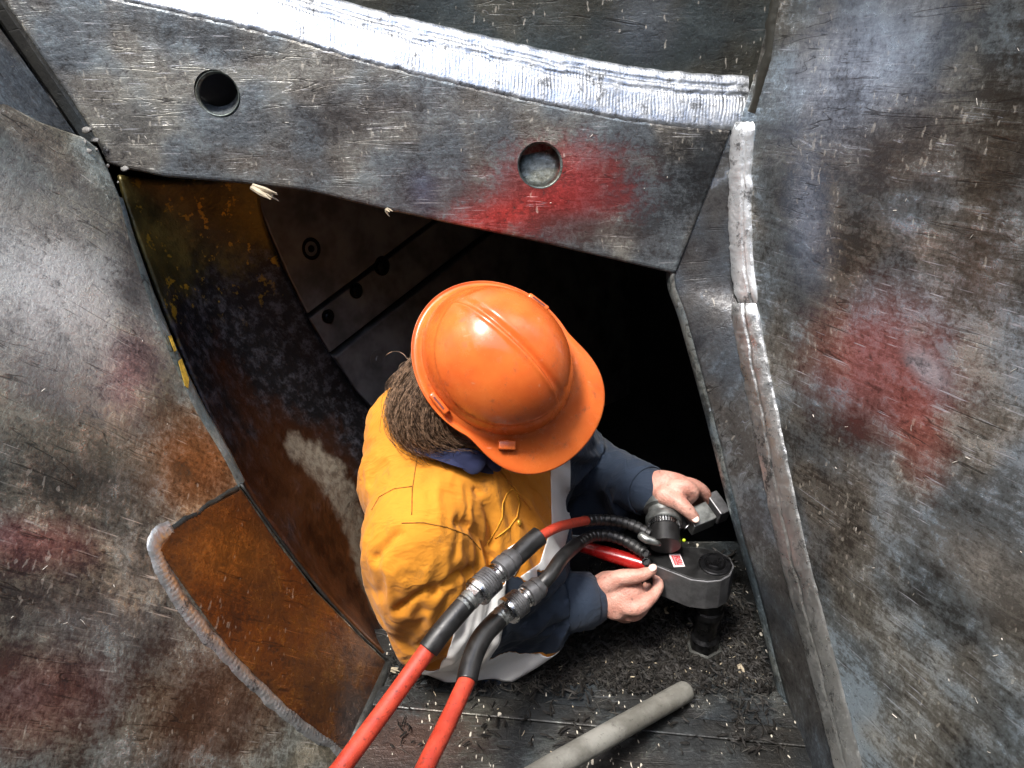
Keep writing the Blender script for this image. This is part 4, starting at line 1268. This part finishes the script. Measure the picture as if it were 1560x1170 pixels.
# rim gutter and peak in one flange
bm = bmesh.new()
rows = []
for j in range(NT_):
    th = 2 * math.pi * j / NT_
    c_, s_ = math.cos(th), math.sin(th)
    peak = sstep(0.30, 0.98, c_)
    ext = 0.013 + 0.046 * peak
    base = Vector((HA * c_, HBW * s_, 0))
    o_ = Vector((c_ * HBW, s_ * HA, 0)).normalized()
    def pt(w, u): return hx(base.x + o_.x * w, base.y + o_.y * w, u)
    droop = -0.010 * peak
    rows.append([bm.verts.new(pt(-0.006, 0.016)), bm.verts.new(pt(0.0015, 0.012)), bm.verts.new(pt(0.004, 0.004)), bm.verts.new(pt(ext * 0.55, 0.0015 + droop * 0.3)), bm.verts.new(pt(ext * 0.86, 0.001 + droop * 0.8)), bm.verts.new(pt(ext * 0.96, 0.0035 * (1 - peak) + droop)), bm.verts.new(pt(ext, 0.001 * (1 - peak) + droop - 0.001)), bm.verts.new(pt(ext * 0.98, -0.004 + droop)), bm.verts.new(pt(ext * 0.5, -0.004 + droop * 0.3)), bm.verts.new(pt(-0.006, -0.003))])
for j in range(NT_):
    p, q = rows[j], rows[(j + 1) % NT_]
    for k in range(9): bm.faces.new((p[k], q[k], q[k + 1], p[k + 1]))
bmesh.ops.recalc_face_normals(bm, faces=bm.faces)
obj('peak', bm, M_hat, hat, True)
# accessory slot boss on the near side and lamp bracket by the peak
def on_rim(deg, w, u):
    th = R(deg); o_ = Vector((math.cos(th) * HBW, math.sin(th) * HA, 0)).normalized()
    return hx(HA * math.cos(th) + o_.x * w, HBW * math.sin(th) + o_.y * w, u), HF * o_.x + HS * o_.y, HF * (-o_.y) + HS * o_.x
M_slot = plain('slot_shadow', (0.12, 0.02, 0.01), 0.7)
for dg in (-98, 98):
    c0_, o_, tg = on_rim(dg, 0.004, 0.013)
    bm = bmesh.new(); box(bm, c0_, tg, o_, HU, 0.036, 0.010, 0.013); bmesh.ops.recalc_face_normals(bm, faces=bm.faces); bev(bm, 0.003, 3)
    so = obj('accessory_slot', bm, M_hat, hat, True)
    bm = bmesh.new(); box(bm, c0_ + HU * 0.0062 + o_ * 0.001, tg, o_, HU, 0.022, 0.003, 0.001); bmesh.ops.recalc_face_normals(bm, faces=bm.faces)
    obj('slot_opening', bm, M_slot, so)
for dg in (-44,):
    c0_, o_, tg = on_rim(dg, 0.012, 0.006)
    bm = bmesh.new(); box(bm, c0_, tg, o_, HU, 0.024, 0.013, 0.012); bmesh.ops.recalc_face_normals(bm, faces=bm.faces); bev(bm, 0.002, 3)
    obj('bracket', bm, M_hat, hat, True)

# ------------------------------------------------------------------ hydraulic torque wrench
M_tool = plain('tool_grey_paint', (0.115, 0.115, 0.118), 0.42, 0.55, 0.25, 60, 0.2)
M_tooltop = plain('tool_black_top', (0.012, 0.012, 0.012), 0.45, 0.3, 0.4, 60, 0.2)
M_socket = plain('black_impact_socket', (0.014, 0.014, 0.015), 0.32, 0.7, 0.4, 60, 0.3)
M_chrome = plain('bright_steel', (0.55, 0.55, 0.55), 0.25, 1.0, 0.15, 90, 0.2)
M_grey = plain('grey_steel', (0.24, 0.25, 0.24), 0.38, 0.8, 0.25, 80, 0.2)
M_blk = plain('black_rubber', (0.013, 0.013, 0.013), 0.42, 0.0, 0.4, 50, 0.3)
t = NT('red_hose_rubber')
co = t.objco(); a = t.noise(co, 26, 4, 0.7); b = t.noise(co, 150, 3, 0.75)
c = t.mix(t.rng(a, 0.35, 0.65), (0.36, 0.035, 0.018), (0.50, 0.055, 0.025))
c = t.mix(t.rng(b, 0.55, 0.70, 0, 0.7), c, (0.10, 0.018, 0.012))
M_red = t.fin(c, t.rng(a, 0.3, 0.7, 0.36, 0.6), 0, t.bump(t.math('ADD', a, b), 0.25, 0.001))
M_redh = plain('red_gloss_grip', (0.33, 0.012, 0.01), 0.22, 0.0, 0.15, 40, 0.05)

SB = PL_DECK.at(1072, 985)
CAPC = P(1087, 863, 1.325)
TUP = (CAPC - SB).normalized()
wr = empty('torque_wrench', SB, 'dark grey hydraulic torque wrench with red label, held in both hands on the deck', 'wrench')
ZT0 = (CAPC - SB).length
PL_TL = Plane(CAPC, CAPC + frame_of(TUP)[0], CAPC + frame_of(TUP)[1])
outline = [(978, 832), (1000, 830), (1010, 825), (1020, 822), (1030, 826), (1040, 832), (1062, 833), (1094, 838), (1113, 849), (1119, 862), (1113, 876), (1099, 884), (1078, 886), (1053, 883), (1000, 862), (986, 850)]
def prism(name, pl, pts, top, thick, mat, parent, bevel, seg=2):
    bm = bmesh.new()
    vs = [bm.verts.new(pl.at(*p) + pl.n * top) for p in pts]
    f = bm.faces.new(vs); f.normal_update()
    if f.normal.dot(pl.n) < 0: f.normal_flip()
    r = bmesh.ops.extrude_face_region(bm, geom=[f])
    for e in r['geom']:
        if isinstance(e, bmesh.types.BMVert): e.co -= pl.n * thick
    bmesh.ops.recalc_face_normals(bm, faces=bm.faces)
    bev(bm, bevel, seg)
    return obj(name, bm, mat, parent)
prism('wrench_body', PL_TL, outline, -0.001, 0.062, M_tool, wr, 0.0016)
cxy = (1052, 858)
inset = [(cxy[0] + (x - cxy[0]) * 0.955, cxy[1] + (y - cxy[1]) * 0.93) for x, y in outline]
prism('top_cover', PL_TL, inset, 0.0012, 0.004, M_tooltop, wr, 0.0008, 1)
bm = bmesh.new()
cc = PL_TL.at(1089, 861)
lathe(bm, cc, TUP, [(-0.002, 0.027), (0.0035, 0.027), (0.005, 0.0255), (0.005, 0.019), (0.003, 0.0175), (0.003, 0.0165), (0.0085, 0.0155), (0.010, 0.014), (0.010, 0.001)], 40)
smooth_by_angle(obj('drive_cap', bm, M_socket, wr))
bm = bmesh.new()
sp = lambda h: SB + TUP * h
lathe(bm, SB, TUP, [(0.0, 0.023), (0.004, 0.0245), (0.026, 0.0245), (0.030, 0.021), (0.032, 0.0195), (0.064, 0.0195), (0.068, 0.022), (0.082, 0.022), (0.086, 0.0265), (0.098, 0.0265), (0.101, 0.024), (ZT0 - 0.06, 0.024)], 36)
smooth_by_angle(obj('drive_socket', bm, M_socket, wr))
bm = bmesh.new()
lathe(bm, SB, TUP, [(0.0, 0.034), (0.006, 0.033), (0.007, 0.028), (0.002, 0.027), (0.002, 0.001)], 6)
obj('bolt_head', bm, M_deck, wr)
# red and white maker's label on the cover
def lab(pts, lift, mat, name, parent):
    bm = bmesh.new(); f = bm.faces.new([bm.verts.new(PL_TL.at(*p) + TUP * lift) for p in pts]); f.normal_update()
    if f.normal.dot(TUP) < 0: f.normal_flip()
    return obj(name, bm, mat, parent)
M_lab = plain('label_pink', (0.62, 0.22, 0.22), 0.5, 0, 0.08, 300, 0)
M_labr = plain('label_red', (0.42, 0.02, 0.03), 0.5, 0, 0.08, 300, 0)
M_labw = plain('label_white', (0.75, 0.66, 0.66), 0.5, 0, 0.05, 300, 0)
lo_ = lab([(1018.5, 845), (1036, 845), (1043.5, 864), (1026.5, 865)], 0.0016, M_labw, 'label_sticker', wr)
lab([(1021.5, 847), (1035, 847), (1041, 862.5), (1028, 863)], 0.0019, M_lab, 'label_field', lo_)
lab([(1023.3, 848.5), (1024.6, 848.5), (1030, 862), (1028.6, 862)], 0.0021, M_labr, 'label_line', lo_)
tc = bpy.data.curves.new('label_text', 'FONT'); tc.body = 'RSL'; tc.size = 0.0145; tc.align_x = 'CENTER'; tc.align_y = 'CENTER'; tc.extrude = 0.0; tc.offset = 0.0003
to_ = bpy.data.objects.new('label_text', tc); COL.objects.link(to_); tc.materials.append(M_labr)
cL = PL_TL.at(1033.2, 855) + TUP * 0.0023
tx = (PL_TL.at(1036.5, 862) - PL_TL.at(1030, 848)).normalized(); ty = TUP.cross(tx)
to_.matrix_world = Matrix(((tx.x, ty.x, TUP.x, cL.x), (tx.y, ty.y, TUP.y, cL.y), (tx.z, ty.z, TUP.z, cL.z), (0, 0, 0, 1)))
dgx = bpy.context.evaluated_depsgraph_get()
tme = bpy.data.meshes.new_from_object(to_.evaluated_get(dgx)); mw = to_.matrix_world.copy(); bpy.data.objects.remove(to_)
tme.transform(mw)
if not tme.materials: tme.materials.append(M_labr)
link('label_text', tme, None, lo_)
# port block with two hose ports at the left end
prism('port_block', PL_TL, [(975, 834), (992, 832), (999, 858), (986, 862), (977, 850)], 0.001, 0.04, M_tooltop, wr, 0.0025, 3)
for px_, py_, d_ in ((983.5, 843, 1.318), (984.5, 856, 1.308)):
    c = P(px_, py_, d_); ax = (CAM - c).normalized() + Vector((-0.45, 0, 0.35))
    bm = bmesh.new(); lathe(bm, c - ax.normalized() * 0.006, ax, [(0, 0.0072), (0.008, 0.0072), (0.009, 0.006), (0.009, 0.0048), (0.004, 0.0042), (0.004, 0.0004)], 24)
    smooth_by_angle(obj('hose_port', bm, M_socket, wr))
# reaction spline drum at the back
DC = P(1013, 822, 1.335); DA = Vector((0.06, 0.86, 0.22)).normalized()
bm = bmesh.new(); lathe(bm, DC, DA, [(-0.012, 0.026), (0.020, 0.026), (0.022, 0.0235), (0.032, 0.0235)], 40); smooth_by_angle(obj('spline_drum', bm, M_tooltop, wr))
bm = bmesh.new()
x, y, a = frame_of(DA)
for i in range(36):
    t = 2 * math.pi * i / 36
    d = x * math.cos(t) + y * math.sin(t)
    box(bm, DC + DA * 0.027 + d * 0.0250, d, DA.cross(d), DA, 0.004, 0.0022, 0.010)
bmesh.ops.recalc_face_normals(bm, faces=bm.faces)
obj('spline_teeth', bm, M_chrome, wr)
bm = bmesh.new(); lathe(bm, DC, DA, [(0.031, 0.022), (0.031, 0.0295), (0.033, 0.031), (0.042, 0.031), (0.045, 0.029), (0.045, 0.026), (0.056, 0.026), (0.058, 0.0335), (0.075, 0.0335), (0.078, 0.030), (0.078, 0.002)], 40); smooth_by_angle(obj('lock_ring', bm, M_grey, wr))
# curved cover lug beside the drum
bm = bmesh.new(); limb(bm, PP([(978, 817, 1.325), (986, 822, 1.32), (999, 826, 1.318), (1004, 829, 1.322)]), [0.0075, 0.0075, 0.006, 0.004], 14); obj('cover_lug', bm, M_grey, wr, True)
bm = bmesh.new(); blob(bm, P(1042, 823, 1.33), 0.003, 0.003, 0.003); obj('indicator_dot', bm, plain('lime_dot', (0.45, 0.6, 0.02), 0.5), wr, True)
# reaction block held by the far hand
L0, L1 = P(1040, 798, 1.36), P(1104, 771, 1.385)
la = (L1 - L0).normalized(); lz = ((CAM - L0).normalized() + UPV * 0.5); lz = (lz - la * lz.dot(la)).normalized(); ly = lz.cross(la)
bm = bmesh.new(); box(bm, L0.lerp(L1, 0.36) - ly * 0.002, la, ly, lz, 0.046, 0.036, 0.03); bmesh.ops.recalc_face_normals(bm, faces=bm.faces); bev(bm, 0.0018); obj('reaction_arm', bm, M_grey, wr)
bm = bmesh.new(); box(bm, L0.lerp(L1, 0.84) + ly * 0.004 - lz * 0.001, la, ly, lz, 0.022, 0.045, 0.036); bmesh.ops.recalc_face_normals(bm, faces=bm.faces); bev(bm, 0.002); obj('reaction_foot', bm, M_tool, wr)
bm = bmesh.new(); tube(bm, [DC + DA * 0.066 + Vector((0.01, 0, 0)), L0.lerp(L1, 0.1) - lz * 0.012], 0.011, 12); obj('reaction_neck', bm, M_tool, wr, True)
bm = bmesh.new(); tube(bm, PP([(1043, 806, 1.33), (1052, 797, 1.335)]), 0.0012, 8); obj('release_pin', bm, M_chrome, wr, True)
# red handle grip at the side
hd = empty('wrench_handle', P(935, 846, 1.37), 'glossy red cylindrical handle beside the near hand, under the black hoses', 'handle')
g0, g1 = P(886, 832, 1.385), P(984, 861, 1.345)
bm = bmesh.new(); lathe(bm, g0, g1 - g0, [(0, 0.0085), (0.001, 0.0105), (0.05, 0.0125), ((g1 - g0).length, 0.0135)], 28); smooth_by_angle(obj('grip', bm, M_redh, hd))
bm = bmesh.new(); lathe(bm, g0 - (g1 - g0).normalized() * 0.013, g1 - g0, [(0, 0.002), (0.001, 0.004), (0.010, 0.0045), (0.013, 0.007)], 18); smooth_by_angle(obj('end_stud', bm, M_grey, hd))

# ------------------------------------------------------------------ hydraulic hoses
def hose_tube(name, pts, r, mat, parent, rib=0.0, pitch=0.009, n=16):
    q = spline(pts, 14)
    L = 0; rr = []
    for i, p in enumerate(q):
        if i: L += (q[i] - q[i - 1]).length
        rr.append(r * (1 + 0.012 * noise.noise(p * 60)) + (rib * (0.5 + 0.5 * math.sin(2 * math.pi * L / pitch)) if rib else 0))
    if rib:
        q2, r2 = [], []
        for a, b in zip(q, q[1:]):
            for k in range(3): q2.append(a.lerp(b, k / 3))
        q2.append(q[-1]); L = 0
        for i, p in enumerate(q2):
            if i: L += (q2[i] - q2[i - 1]).length
            r2.append(r + rib * (1 if (L / pitch) % 1 < 0.72 else 0.0))
        q, rr = q2, r2
    bm = bmesh.new(); tube(bm, q, rr, n)
    o = obj(name, bm, mat, parent, True)
    return o
def coupling(p0, p1, parent, flip=False):
    d = p1 - p0; L = d.length; a = d.normalized()
    def part(nm, prof, mat, n=28):
        prof = [(q_, r_ * 1.12) for q_, r_ in prof]
        bm = bmesh.new(); lathe(bm, p0, a, prof, n); smooth_by_angle(obj(nm, bm, mat, parent))
    k = L / 0.088
    part('ferrule', [(-0.004 * k, 0.0125), (0.006 * k, 0.0125), (0.007 * k, 0.0135), (0.012 * k, 0.0135)], M_grey)
    part('hex_nut', [(0.010 * k, 0.0135), (0.011 * k, 0.0148), (0.019 * k, 0.0148), (0.020 * k, 0.0135)], M_chrome, 6)
    part('collar_ring', [(0.020 * k, 0.012), (0.020 * k, 0.0185), (0.022 * k, 0.0195), (0.026 * k, 0.0195), (0.028 * k, 0.0175)], M_chrome)
    prof = [(0.027 * k, 0.017)]
    for i in range(6): prof += [((0.029 + i * 0.0035) * k, 0.0185), ((0.0312 + i * 0.0035) * k, 0.0185), ((0.0318 + i * 0.0035) * k, 0.0172)]
    prof += [(0.052 * k, 0.013)]
    part('knurled_sleeve', prof, M_tool)
    part('adapter_ring', [(0.050 * k, 0.0125), (0.056 * k, 0.0125), (0.057 * k, 0.0145), (0.060 * k, 0.0145), (0.061 * k, 0.0125), (0.063 * k, 0.0125)], M_chrome)
    part('swivel_sleeve', [(0.062 * k, 0.0135), (0.063 * k, 0.0165), (0.074 * k, 0.0165), (0.075 * k, 0.014), (0.078 * k, 0.014), (0.079 * k, 0.0155), (0.085 * k, 0.0155), (0.092 * k, 0.0125)], M_tool)
h1 = empty('hydraulic_hose', P(560, 1130, 1.0), 'red hydraulic hose with black sleeve and silver coupling, left one of the pair', 'hose', 'hydraulic hoses of the wrench')
ha, hb = P(708, 921, 1.10), P(782, 850, 1.16)
tail1 = [Vector((-0.52, -0.05, 0.05)), Vector((-0.40, 0.12, 0.10)), P(440, 1280, 0.90)]
hose_tube('red_hose', tail1 + PP([(520, 1170, 0.96), (588, 1078, 1.02), (655, 985, 1.075)]), 0.0122, M_red, h1)
hose_tube('hose_sleeve', PP([(652, 990, 1.072), (670, 966, 1.08), (690, 942, 1.09), (712, 917, 1.103)]), 0.0148, M_blk, h1)
coupling(ha, hb, h1)
hose_tube('hose_sleeve', PP([(783, 851, 1.163), (797, 838, 1.172), (810, 826, 1.18), (822, 816, 1.187)]), 0.0152, M_blk, h1)
hose_tube('red_hose', PP([(815, 822, 1.183), (845, 805, 1.215), (868, 798, 1.26), (893, 793, 1.315)]), 0.0078, M_red, h1)
hose_tube('ribbed_sleeve', PP([(889, 794, 1.325), (915, 792, 1.345), (945, 795, 1.35), (970, 803, 1.345), (990, 814, 1.338)]), 0.0085, M_blk, h1, 0.0014, 0.011)
h2 = empty('hydraulic_hose', P(660, 1130, 1.0), 'red hydraulic hose with black sleeve, right one of the pair, coupling before the navy sleeve', 'hose', 'hydraulic hoses of the wrench')
hc, hd2 = P(757, 944, 1.155), P(822, 893, 1.20)
tail2 = [Vector((-0.42, -0.10, 0.05)), Vector((-0.27, 0.14, 0.09)), P(600, 1285, 0.90)]
hose_tube('red_hose', tail2 + PP([(648, 1170, 0.97), (682, 1100, 1.03), (712, 1035, 1.085)]), 0.0122, M_red, h2)
hose_tube('hose_sleeve', PP([(711, 1038, 1.083), (719, 1005, 1.105), (735, 970, 1.13), (759, 943, 1.157)]), 0.0148, M_blk, h2)
coupling(hc, hd2, h2)
hose_tube('hose_sleeve', PP([(819, 896, 1.197), (838, 876, 1.205), (856, 850, 1.235), (878, 830, 1.30)]), 0.0115, M_blk, h2)
hose_tube('ribbed_sleeve', PP([(876, 832, 1.295), (900, 817, 1.34), (925, 816, 1.355), (952, 824, 1.35), (982, 842, 1.33)]), 0.0088, M_blk, h2, 0.0014, 0.011)

# ------------------------------------------------------------------ grey pole leaning in from the front
pe = P(1043, 1054, 1.325); pb = P(843, 1170, 1.12)
dr = (pb - pe).normalized()
bm = bmesh.new()
q = []; rr = []
for i in range(40):
    s = i / 39
    q.append(pe + dr * (0.78 * s) + UPV * 0.002 * math.sin(s * 5)); rr.append(0.0178 * (1 + 0.02 * noise.noise(Vector((s * 9, 0, 0)))))
q = [pe - dr * 0.006, pe - dr * 0.0045] + q; rr = [0.011, 0.0158] + rr
tube(bm, q, rr, 24)
t = NT('weathered_grey_pole')
co = t.objco(); a = t.noise(co, 12, 5, 0.65); b = t.noise(co, 120, 3, 0.7)
c = t.mix(t.rng(a, 0.35, 0.65), (0.14, 0.135, 0.115), (0.27, 0.265, 0.235))
c = t.mix(t.rng(b, 0.58, 0.72, 0, 0.5), c, (0.04, 0.035, 0.03))
M_pole = t.fin(c, 0.6, 0.2, t.bump(t.math('ADD', a, b), 0.4, 0.002))
po = obj('pole', bm, M_pole, None, True)
smooth_by_angle(po, 50)
tag(po, 'weathered grey round pole with blunt end lying across the deck', 'pole')

# ------------------------------------------------------------------ litter: bark fibres, chips, splinters
rnd = random.Random(11)
def slivers(name, spots, mat, label, seed, up=0.25):
    """One joined mass of little bent slivers. spots: (point, normal, length, width)."""
    verts, faces = [], []
    r_ = random.Random(seed)
    for (p, n, L, w) in spots:
        x, y, a = frame_of(n)
        t = r_.uniform(0, 6.283)
        d = (x * math.cos(t) + y * math.sin(t) + a * r_.uniform(-0.05, up)).normalized()
        s = d.cross(a).normalized()
        k = r_.uniform(-0.5, 0.5) * L * (0.3 if name == 'wall_fibres' else 1)
        th = w * 0.5
        b0 = len(verts)
        for i in range(4):
            f = i / 3 - 0.5
            c = p + d * (f * L) + s * (k * (0.25 - f * f)) + a * (th + max(0, L * 0.12 * (0.25 - f * f)))
            ww = w * (1 - 1.6 * f * f) * 0.5
            verts += [tuple(c - s * ww), tuple(c + a * th), tuple(c + s * ww)]
        for i in range(3):
            q0 = b0 + i * 3
            faces += [(q0, q0 + 1, q0 + 4, q0 + 3), (q0 + 1, q0 + 2, q0 + 5, q0 + 4), (q0 + 2, q0, q0 + 3, q0 + 5)]
    me = bpy.data.meshes.new(name); me.from_pydata(verts, [], faces)
    o = link(name, me, mat)
    return tag(o, label, None, None, 'stuff')
M_bark = plain('dark_bark', (0.012, 0.0105, 0.009), 0.5, 0, 0.6, 70)
M_fib = plain('grey_fibre', (0.05, 0.047, 0.04), 0.75, 0, 0.6, 70)
M_wood = plain('pale_wood', (0.32, 0.27, 0.19), 0.8, 0, 0.4, 60)
def deck_spot(lo, hi, w0, w1, dense=True):
    while True:
        px_, py_ = rnd.uniform(590, 1235), rnd.uniform(800, 1150)
        k = math.exp(-((px_ - 960) / 190) ** 2 - ((py_ - 960) / 75) ** 2) + 0.10 + (0.30 if 990 < py_ < 1045 else 0) + (0.25 if px_ > 1110 and py_ > 980 else 0)
        if py_ > 1060: k *= 0.25
        if rnd.random() > k: continue
        if 1100 - (1080 - py_) * 0.28 + 85 < px_: continue
        p = PL_DECK.at(px_, py_)
        if p.x < -0.22 or p.y > 1.12 or (p.x < 0.15 and p.y > 0.95): continue
        bump_ = 0.016 * max(0, noise.noise(p * 14) + 0.25) * (1 if dense else 0.6) * math.exp(-((px_ - 960) / 190) ** 2)
        return (p + Vector((0, 0, (0.007 if py_ > 1055 else 0.001) + bump_ * rnd.random())), Vector((0, 0, 1)), rnd.uniform(lo, hi), rnd.uniform(w0, w1))
slivers('bark_litter', [deck_spot(0.006, 0.026, 0.0012, 0.005) for _ in range(5200)], M_bark, 'dark shredded bark lying over the deck', 1, 0.6)
slivers('fibre_litter', [deck_spot(0.006, 0.030, 0.0005, 0.0014) for _ in range(2300)], M_fib, 'fine grey wood fibres strewn over the deck', 2, 0.7)
slivers('chip_litter', [deck_spot(0.003, 0.011, 0.0008, 0.003) for _ in range(170)], M_wood, 'small pale wood chips strewn over the deck', 3, 0.3)
ws = []
for _ in range(24):
    px_, py_ = rnd.uniform(1230, 1558), rnd.uniform(10, 1160)
    ws.append((PL_RIGHT.at(px_, py_, 0.0003), PL_RIGHT.n, rnd.uniform(0.002, 0.009), rnd.uniform(0.0005, 0.0014)))
for _ in range(16):
    px_, py_ = rnd.uniform(5, 330), rnd.uniform(250, 1160)
    if px_ > 160 + (py_ - 262) * 0.3 and py_ < 800: continue
    ws.append((PL_LEFT.at(px_, py_, 0.0003), PL_LEFT.n, rnd.uniform(0.002, 0.008), rnd.uniform(0.0005, 0.0012)))
for _ in range(10):
    px_ = rnd.uniform(200, 1040); py_ = rnd.uniform(110, 250) + px_ * 0.13 * 0.6
    ws.append((PL_BACK.at(px_, py_, 0.0003), PL_BACK.n, rnd.uniform(0.002, 0.008), rnd.uniform(0.0006, 0.0016)))
slivers('wall_fibres', ws, plain('bleached_fibre', (0.5, 0.47, 0.41), 0.7, 0, 0.4, 60), 'pale wood fibres stuck to the chute plates', 4, 0.1)
def chunk(name, label, px_, py_, d_, L, w, n, dirv, k=5):
    bm = bmesh.new()
    c = P(px_, py_, d_); d = dirv.normalized(); r_ = random.Random(int(px_))
    x, y, a = frame_of(d)
    for i in range(k):
        o_ = (x * r_.uniform(-1, 1) + y * r_.uniform(-1, 1)) * w * 0.5
        l = L * r_.uniform(0.6, 1.0); d2 = (d + (x * r_.uniform(-1, 1) + y * r_.uniform(-1, 1)) * 0.22).normalized()
        tube(bm, [c + o_ * 0.6, c + o_ + d2 * l * 0.5, c + o_ * 1.3 + d2 * l], [w * 0.22, w * 0.26, w * 0.05], 5)
    return tag(obj(name, bm, M_wood), label, 'splinter')
chunk('wood_splinter', 'frayed pale wood splinter caught under the back plate lip', 384, 283, 1.125, 0.042, 0.012, 6, RGT * 0.9 - UPV * 0.55, 7)
chunk('wood_splinter', 'tiny pale splinter hanging from the middle of the back plate lip', 588, 319, 1.165, 0.014, 0.006, 4, RGT * 0.6 - UPV * 0.5, 4)
chunk('wood_splinter', 'pale wood chip lying on the deck against the right wall', 1128, 1012, 1.375, 0.026, 0.011, 4, RGT * 0.4 - UPV * 0.8, 5)
chunk('wood_splinter', 'whitish chip on the deck beside the left red hose', 596, 1019, 1.375, 0.018, 0.009, 4, RGT * 0.9 - UPV * 0.2, 5)
chunk('wood_splinter', 'small pale chip on the deck below the near hand', 1013, 931, 1.44, 0.008, 0.009, 4, RGT * 0.9 + UPV * 0.2, 4)

M_spat = weld_mat('spatter_metal', (0.16, 0.155, 0.145), 0.5, 2.0, 0.5)
for (x0_, y0_, x1_, y1_, n_, w_) in ((118, 206, 176, 262, 10, 26),):
    for i in range(n_):
        t_ = rnd.random(); px_ = x0_ + (x1_ - x0_) * t_ + rnd.gauss(0, w_ * 0.35); py_ = y0_ + (y1_ - y0_) * t_ + rnd.gauss(0, w_ * 0.35)
        bm = bmesh.new()
        r_ = rnd.uniform(0.0012, 0.0050)
        c_ = PL_LEFT.at(px_, py_, 0.001)
        if (c_ - CAM).dot(FWD) > (PL_BACK.at(px_, py_) - CAM).dot(FWD): c_ = PL_BACK.at(px_, py_, 0.001)
        bmesh.ops.create_icosphere(bm, subdivisions=2, radius=1.0)
        for v in bm.verts:
            k_ = 1 + 0.6 * noise.noise(v.co * 1.7 + Vector((px_, py_, 0)))
            v.co = c_ + (RGT * v.co.x * (1.6 if i % 2 else 0.9) + UPV * v.co.y + FWD * v.co.z * 0.2) * r_ * k_
        obj('weld_spatter', bm, M_spat, chute, True)
